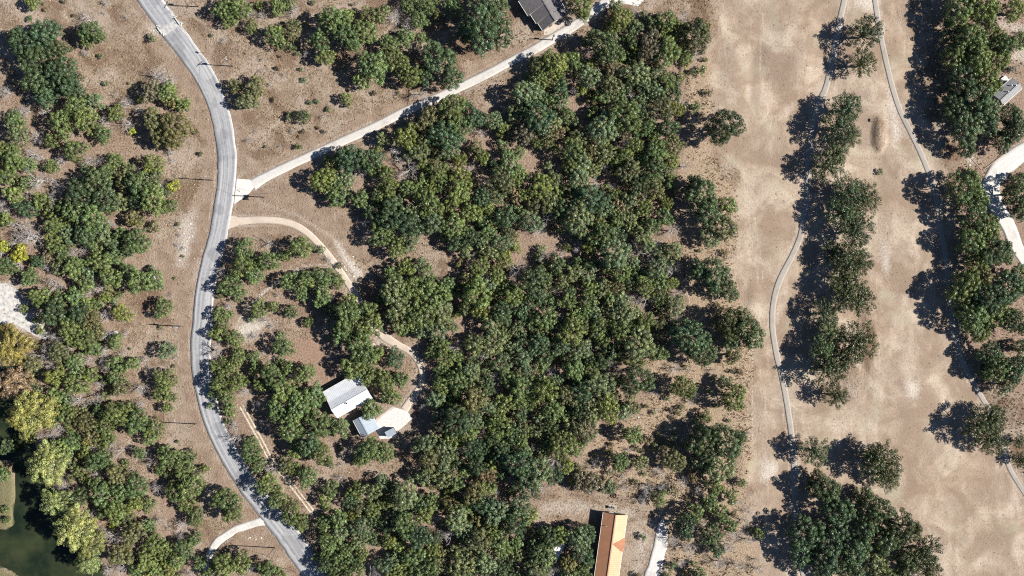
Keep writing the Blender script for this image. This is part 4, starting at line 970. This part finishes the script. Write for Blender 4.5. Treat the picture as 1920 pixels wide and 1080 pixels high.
for x in (-hl + 3, -hl + 6, -hl + 13, -hl + 17): h5.window(x, 3.3, 1.6, 1.1, 1.2, 0, 1); h5.window(x, -3.3, 1.6, 1.1, 1.2, 0, -1)
h5.door(xg, 3.3, 1.0, 2.1, 0, 1); h5.window(-hl + .35, -1.0, 1.6, 1.3, 1.2, -1, 0)
MB().tube((-hl + 4.0, -2.4, 3.6), (-hl + 4.0, -2.4, 4.4), .08, .08, 8).build('vent_pipe', TRIM, h5.root)
for i, (dx, dy) in enumerate(((-1.2, 1.0), (-1.2, -.1))):
    e = empty('air_conditioner', h5.root.matrix_basis @ Vector((-hl + dx, dy - 1.5, 0)), h5.a)
    tag(e, 'pale boxed air conditioner against the end wall of the orange-roofed house', 'air conditioner', 'air conditioners at the orange-roofed house')
    MB().box((0, 0, .45), (.75, .75, .9)).build('cabinet', GALV, e); MB().tube((0, 0, .9), (0, 0, .94), .3, .3, 12).build('fan_grille', DARKMETAL, e); MB().box((0, 0, .02), (.95, .95, .08)).build('base_slab', P_GREY, e)

# grey cabin by the gravel drive
CAB = shingle('pale_grey_shingles', (.27, .27, .275))
zr6 = 3.9
A = G(1876, 188, zr6); B = G(1912, 156, zr6)
h6 = Gable('grey_cabin', A, B, 'small pale grey gabled cabin with white roof vents among the trees', 'cabin')
hl = h6.L / 2
h6.roof('roof', CAB, [(0, zr6), (2.6, 2.7)], [(0, zr6), (1.9, 2.9)], -hl, hl, .14)
h6.walls(W_GREY, -hl + .3, hl - .3, -1.65, 2.3, 2.65, zr6 - .3)
h6.window(-1, 2.3, 1.5, .9, 1, 0, 1); h6.door(1.4, 2.3, .9, 2.05, 0, 1)
for x, y in ((-.4, .45), (1.8, 1.1), (2.6, .3)):
    zt = zr6 - y / 2.6 * 1.2; MB().tube((x, y, zt - .2), (x, y, zt + .45), .13, .13, 10).tube((x, y, zt + .45), (x, y, zt + .55), .22, .12, 10).build('roof_vent', TRIM, h6.root)
# white trailer below the oaks by the orange-roofed house
tr = empty('travel_trailer', G(1043, 1032), R(62)); tag(tr, 'white travel trailer half hidden under oaks by the orange-roofed house', 'trailer')
mb = MB(); prof = [(-3.4, .6), (3.2, .6), (3.5, 1.2), (3.4, 2.4), (3.0, 2.8), (-3.0, 2.8), (-3.4, 2.4)]
mb.add([(x, -1.2, z) for x, z in prof] + [(x, 1.2, z) for x, z in prof], [tuple(range(6, -1, -1))[::-1], tuple(range(13, 6, -1))] + [(i, i + 7, (i + 1) % 7 + 7, (i + 1) % 7) for i in range(7)])
WT = simple('white_paint', (.76, .77, .78), .06, 1, .35, 0, .5); mb.build('body', WT, tr)
for y in (-1.21, 1.21):
    for x in (-2, .2): MB().box((x, y, 1.9), (1.1, .05, .6)).build('window', GLASS, tr)
    for x in (-.5, .35): MB().tube((x, y - .1, .34), (x, y + .1, .34), .34, .34, 14).build('wheel', DARKMETAL, tr)
MB().box((1.4, 0, 2.92), (.9, .8, .24)).build('roof_unit', TRIM, tr); MB().box((-1.2, .2, 2.86), (.5, .5, .12)).build('roof_hatch', GALV, tr); MB().box((4.1, 0, .5), (1.4, .12, .12)).build('tow_bar', DARKMETAL, tr)
MB().tube((4.7, 0, -.02), (4.7, 0, .5), .05, .05, 6).build('jack', DARKMETAL, tr)

# ------------------------------------------------------------------ poles, wires and small things
POLEW = simple('treated_pole_wood', (.19, .135, .10), .25, 1.0); ARMW = simple('weathered_crossarm', (.46, .43, .40), .15, 1.0); CERAM = simple('insulator_porcelain', (.45, .43, .42), .1, 1, .2); WIRE = simple('aluminium_wire', (.20, .20, .21), .1, 1, .5, .5)
def utility_pole(px, py, h, rz, label, arm=True, can=True):
    g = G(px, py); z = float(ground_height(np.array([g.x]), np.array([g.y]))[0][0])
    e = empty('utility_pole', (g.x, g.y, z), rz); tag(e, label, 'utility pole', 'utility poles')
    MB().tube((0, 0, -.3), (0, 0, h), .17, .11, 9).build('pole', POLEW, e)
    if arm:
        a = MB().box((0, .14, h - .5), (2.4, .11, .13)).tube((-.6, .14, h - .55), (0, .1, h - 1.2), .025, .025, 4).tube((.6, .14, h - .55), (0, .1, h - 1.2), .025, .025, 4).build('crossarm', ARMW, e)
        for x in (-1.08, .0, 1.08): MB().tube((x, .14, h - .44), (x, .14, h - .16), .07, .045, 8).build('insulator', CERAM, a)
    if can:
        c = MB().tube((.38, 0, h - 2.1), (.38, 0, h - 1.15), .26, .26, 12).tube((.38, 0, h - 1.15), (.38, 0, h - 1.05), .28, .2, 12).box((.18, 0, h - 1.6), (.12, .2, .5)).build('transformer', GALV, e)
        MB().tube((.32, .1, h - 1.06), (.32, .1, h - .8), .04, .03, 6).tube((.46, -.08, h - 1.06), (.46, -.08, h - .8), .04, .03, 6).build('bushing', CERAM, c)
    return Vector((g.x, g.y, z + h - .3))
tops = {}
tops[5] = utility_pole(373, 13, 9.2, R(60), 'utility pole with transformer in front of the dark thicket by the road top', True, True)
tops[1] = utility_pole(437, 124, 9.6, R(40), 'utility pole casting its shadow onto the outer edge of the road bend')
tops[3] = utility_pole(400, 338, 9.2, R(5), 'utility pole on the verge across the road from the lane entrance', True, False)
tops[4] = utility_pole(497, 370, 8.8, R(20), 'utility pole with guy wires beside the white lane entrance', False, False)
tops[2] = utility_pole(345, 612, 9.6, R(5), 'utility pole with transformer beside the round juniper on the verge')
tops[7] = utility_pole(369, 795, 9.6, R(-20), 'utility pole on the narrowing verge below the little juniper', True, False)
tops[8] = utility_pole(516, 1027, 12.0, R(-35), 'tall braced utility pole near the white track entrance', True, False)
tops[6] = utility_pole(1036, 75, 6.2, R(30), 'short utility pole beside the concrete lane below the grey-shingled house', False, True)
def wire(a, b, sag, label, n=14, r=.022):
    mb = MB(); pts = []
    for i in range(n + 1):
        t = i / n; p = a.lerp(b, t); p.z -= sag * 4 * t * (1 - t); pts.append(p)
    for p, q in zip(pts[:-1], pts[1:]): mb.tube(p, q, r, r, 4, cap=False)
    o = mb.build('power_line', WIRE); tag(o, label, 'power line', 'overhead power lines')
nm = {5: 'pole by the thicket', 1: 'road bend pole', 3: 'verge pole opposite the lane', 2: 'round juniper pole', 7: 'narrow verge pole', 8: 'tall braced pole', 4: 'lane entrance pole'}
for a, b in ((5, 1), (1, 3), (3, 2), (2, 7), (7, 8), (3, 4)):
    wire(tops[a] + Vector((.3, 0, 0)), tops[b] + Vector((.3, 0, 0)), .9, f'thin overhead wire from the {nm[a]} to the {nm[b]}')
def guy(a, px, py, label):
    g = G(px, py); mb = MB().tube(a, (g.x, g.y, -.1), .03, .03, 4, cap=False); o = mb.build('guy_wire', WIRE); tag(o, label, 'guy wire')
guy(tops[4], 510, 362, 'guy wire staying the lane entrance pole'); guy(tops[8], 503, 1043, 'guy wire staying the tall braced pole')

# large dish
g = G(290, 521); e = empty('satellite_dish', g, R(-10)); tag(e, 'large white round satellite dish at the edge of the green thicket', 'satellite dish')
vs_ = []; fs_ = []
for i in range(6):
    rr = 1.15 * i / 5
    for k in range(20): vs_.append((rr * math.cos(k * math.pi / 10), rr * math.sin(k * math.pi / 10), .28 * (rr / 1.15) ** 2))
for i in range(5):
    for k in range(20): fs_.append((i * 20 + k, i * 20 + (k + 1) % 20, (i + 1) * 20 + (k + 1) % 20, (i + 1) * 20 + k))
mt = Matrix.Rotation(R(35), 3, 'Y'); cen = Vector((0, 0, 1.7))
d = MB(); d.add([cen + mt @ Vector(p) for p in vs_], fs_); d.build('dish', WT, e)
MB().tube((0, 0, -.2), (0, 0, 1.62), .08, .07, 8).build('mast', GALV, e)
MB().tube(cen + mt @ Vector((0, 0, .05)), cen + mt @ Vector((0, 0, .8)), .02, .02, 5).tube(cen + mt @ Vector((0, 0, .72)), cen + mt @ Vector((0, 0, .9)), .09, .07, 8).build('feed_horn', GALV, e)

# road sign
SIGN = simple('orange_sign_face', (.75, .36, .05), .06, 1, .4); g = G(385, 99); e = empty('road_sign', g, R(-52)); tag(e, 'orange-yellow diamond warning sign on a post at the roadside', 'road sign')
MB().tube((0, 0, -.2), (0, 0, 2.7), .035, .035, 6).build('post', GALV, e)
MB().box((0, -.05, 2.3), (.76, .03, .76), mat=Matrix.Rotation(R(45), 3, 'Y')).build('sign_face', SIGN, e)
# tee sign on the fairway
g = G(1641, 226); z = float(ground_height(np.array([g.x]), np.array([g.y]))[0][0]); e = empty('tee_sign', (g.x, g.y, z), R(90)); tag(e, 'dark board sign on two posts beside the grassy mound on the fairway', 'sign')
for x in (-.4, .4): MB().box((x, 0, .7), (.09, .09, 1.6)).build('post', POLEW, e)
MB().box((0, .07, 1.25), (1.0, .05, .6)).build('board', DARKMETAL, e)
# headwalls of the crossing
for cx, cy, ang, lab in ((300, 58, R(-55), 'low concrete culvert headwall on the meadow side of the road'), (333, 40, R(-55), 'low concrete culvert headwall beside the pale scrape and pole')):
    g = G(cx, cy); e = empty('culvert_headwall', (g.x, g.y, 0), ang); tag(e, lab, 'headwall')
    MB().box((0, 0, .15), (2.6, .3, .8)).build('wall', P_WHITE, e)
    for s_ in (-1, 1): MB().box((s_ * 1.55, .35, .1), (1.0, .22, .6), R(45 * -s_)).build('wing_wall', P_WHITE, e)
    MB().tube((-.9, .02, .5), (-.9, .02, 1.25), .05, .05, 6).tube((.9, .02, .5), (.9, .02, 1.25), .05, .05, 6).tube((-.95, .02, 1.2), (.95, .02, 1.2), .04, .04, 6).build('guard_rail', GALV, e)
# wheelie bins by the lane entrance
BIN = simple('black_plastic', (.02, .02, .025), .3, 2, .5)
g = G(464, 373)
for i, (dx, dy) in enumerate(((0, 0), (.3, .75))):
    e = empty('rubbish_bin', (g.x + dx, g.y + dy, 0), R(20 * i)); tag(e, 'black wheeled rubbish bin on the grass beside the white lane entrance', 'bin', 'bins by the lane entrance')
    b = MB(); b.add([(-.25, -.28, .06), (.25, -.28, .06), (.25, .28, .06), (-.25, .28, .06), (-.3, -.36, 1.0), (.3, -.36, 1.0), (.3, .36, 1.0), (-.3, .36, 1.0)], [(3, 2, 1, 0), (4, 5, 6, 7), (0, 1, 5, 4), (1, 2, 6, 5), (2, 3, 7, 6), (3, 0, 4, 7)]); b.build('body', BIN, e)
    MB().box((0, 0, 1.04), (.66, .8, .07)).build('lid', BIN, e)
    for s_ in (-1, 1): MB().tube((s_ * .27, .3, .1), (s_ * .33, .3, .1), .12, .12, 10).build('wheel', DARKMETAL, e)
# white box by the thicket
g = G(217, 624); e = empty('utility_cabinet', (g.x, g.y, 0), R(20)); tag(e, 'small white utility cabinet at the thicket edge', 'cabinet')
MB().box((0, 0, .5), (1.1, .7, 1.1)).build('body', WT, e); MB().slab([(-.62, -.42, 1.13), (.62, -.42, 1.13), (.62, .42, 1.2), (-.62, .42, 1.2)], .06).build('lid', WT, e); MB().box((0, -.36, .5), (.9, .03, .85)).build('door', GALV, e)
# fire ring behind the orange-roofed house
g = G(1151, 929); z = float(ground_height(np.array([g.x]), np.array([g.y]))[0][0]); e = empty('fire_ring', (g.x, g.y, z)); tag(e, 'rusty round fire ring on bare soil at the edge of the brush', 'fire ring')
RUST = simple('rusty_steel', (.22, .09, .05), .4, 2)
mb = MB(); ash = MB(); n = 18
for i in range(n):
    t0, t1 = 2 * math.pi * i / n, 2 * math.pi * (i + 1) / n
    mb.box((.8 * math.cos((t0 + t1) / 2), .8 * math.sin((t0 + t1) / 2), .15), (.06, .29, .4), (t0 + t1) / 2)
mb.build('ring', RUST, e); ash.tube((0, 0, -.05), (0, 0, .08), .74, .6, 14).build('ash', DARKMETAL, e)
# timber edging by the gravel drive
TIMB = simple('landscape_timber', (.36, .29, .22), .25, 1.0)
e = empty('timber_edging', G(1843, 320)); tag(e, 'V-shaped timber edging around a bare bed beside the white gravel drive', 'edging')
def timber(a, b):
    a = G(*a) - e.location; b = G(*b) - e.location; d = b - a; n = max(1, round(d.length / 2.4))
    for i in range(n):
        p = a + d * (i + .5) / n; MB().box((p.x, p.y, .06), (d.length / n - .03, .22, .36), math.atan2(d.y, d.x)).build('timber', TIMB, e)
timber((1822, 298), (1840, 318)); timber((1843, 319), (1886, 286))
# boards stacked by the cabin
e = empty('board_stack', G(1880, 152), R(38)); tag(e, 'stack of pale boards on trestles beside the grey cabin', 'board stack')
for i in range(4): MB().box((0, -.75 + i * .5, .55), (3.2 - .3 * (i % 2), .42, .06)).build('board', TRIM, e)
for x in (-1.1, 1.1):
    MB().box((x, 0, .25), (.1, 1.9, .56)).build('trestle', TIMB, e)
# pale limestone rocks
def rock_mesh():
    v = []; f = []
    for i, (r_, z_) in enumerate(((.35, 0), (.5, .14), (.42, .3), (.15, .38))):
        for k in range(7): a = 2 * math.pi * k / 7; q = r_ * rng.uniform(.75, 1.2); v.append((q * math.cos(a), q * math.sin(a), z_ + rng.normal(0, .03) - .08))
    for i in range(3):
        for k in range(7): f.append((i * 7 + k, i * 7 + (k + 1) % 7, (i + 1) * 7 + (k + 1) % 7, (i + 1) * 7 + k))
    f.append(tuple(range(21, 28))); f.append(tuple(range(6, -1, -1)))
    me = bpy.data.meshes.new('limestone_rock'); me.from_pydata(v, [], f); me.materials.append(ROCK); me.update(); return me
ROCK = simple('pale_limestone', (.58, .55, .51), .2, 3)
RM = [rock_mesh() for _ in range(4)]
for cx, cy, sx, sy, n, where in ((345, 455, 14, 45, 9, 'on the scraped road verge'), (655, 490, 16, 26, 16, 'along the outer edge of the loop driveway'), (335, 52, 12, 12, 8, 'around the culvert beside the road'), (475, 1008, 14, 6, 5, 'in brown grass below the white track'), (700, 620, 10, 40, 6, 'along the loop driveway by the house'), (80, 688, 22, 6, 8, 'on the river bank below the golden cypress'), (560, 670, 24, 14, 5, 'on the reddish yard by the white-roofed house'), (1815, 300, 10, 12, 6, 'beside the timber edging'), (1230, 770, 60, 30, 7, 'in the straw grass by the wood')):
    for _ in range(n):
        g = G(cx + rng.normal(0, sx * .6), cy + rng.normal(0, sy * .6)); z, dr_ = ground_height(np.array([g.x]), np.array([g.y]))
        if dr_[0] < .4: continue
        o = bpy.data.objects.new('limestone_rock', random.choice(RM)); COL.objects.link(o); k = random.uniform(.3, .8)
        o.location = (g.x, g.y, float(z[0])); o.scale = (k, k * random.uniform(.6, 1), k * .7); o.rotation_euler = (0, 0, random.uniform(0, 6.28))
        tag(o, f'pale limestone rock {where}', 'rock', f'rocks {where}')

# ------------------------------------------------------------------ dry bunch grass (uncountable)
def dry_grass():
    n = 80000
    X = rng.uniform(-160, 160, n); Y = rng.uniform(-92, 92, n)
    px = X / S + 960; py = 540 - Y / S
    keep = ~(inside(px, py, FAIR) & (rng.random(n) < .95)) & ~inside(px, py, RIVER) & ~inside(px, py, WOOD) & ~inside(px, py, RED_YARD)
    keep &= ~(inside(px, py, VERGE) & (rng.random(n) < .78))
    keep &= fbm(X, Y, 9.0) > rng.uniform(.3, .68, n)
    for bp in BARES: keep &= ~(inside(px, py, bp) & (rng.random(n) < .85))
    for bx0, by0, bx1, by1 in ((598, 700, 780, 830), (970, -10, 1080, 60), (1105, 955, 1185, 1090), (1865, 140, 1925, 200)): keep &= ~((px > bx0) & (px < bx1) & (py > by0) & (py < by1))
    X, Y = X[keep], Y[keep]; Z, dr = ground_height(X, Y); k2 = dr > .5; X, Y, Z = X[k2], Y[k2], Z[k2]; n = len(X)
    px = X / S + 960; py = 540 - Y / S
    st = inside(px, py, STRAW)
    hgt = np.where(st, rng.uniform(.4, .8, n), rng.uniform(.25, .6, n)); hgt = np.where(inside(px, py, FAIR), hgt * .45, hgt); nb = 5
    az = rng.uniform(0, 2 * math.pi, (n, nb)); lean = rng.uniform(.25, .9, (n, nb)); h = hgt[:, None] * rng.uniform(.7, 1.15, (n, nb))
    wd = rng.uniform(.06, .15, (n, nb))
    bx = X[:, None] + rng.normal(0, .12, (n, nb)); by = Y[:, None] + rng.normal(0, .12, (n, nb)); bz = np.repeat(Z[:, None] - .03, nb, 1)
    dx, dy = np.cos(az), np.sin(az)
    V = np.stack([np.stack([bx - dy * wd, by + dx * wd, bz], -1), np.stack([bx + dy * wd, by - dx * wd, bz], -1), np.stack([bx + dx * lean * h, by + dy * lean * h, bz + h], -1)], 2).reshape(-1, 3)
    F = np.arange(len(V)).reshape(-1, 3)
    T = np.repeat(np.clip(np.where(st, .62, .42) + rng.normal(0, .2, n), 0, 1), nb)
    m, nt, b = mat_new('dry_grass_blades')
    c = mixc(nt, attr(nt, 'tint'), (.19, .125, .075), (.52, .40, .27)); nt.links.new(c, b.inputs['Base Color']); b.inputs['Roughness'].default_value = .8
    o = bpy.data.objects.new('dry_grass', np_mesh('dry_grass', V, F, m, {'tint': ('FACE', T)})); COL.objects.link(o)
    tag(o, 'tawny dry bunch grass growing on the open rough ground', 'grass', kind='stuff')
dry_grass()
print('COUNTS', COUNT, len(bpy.data.objects))
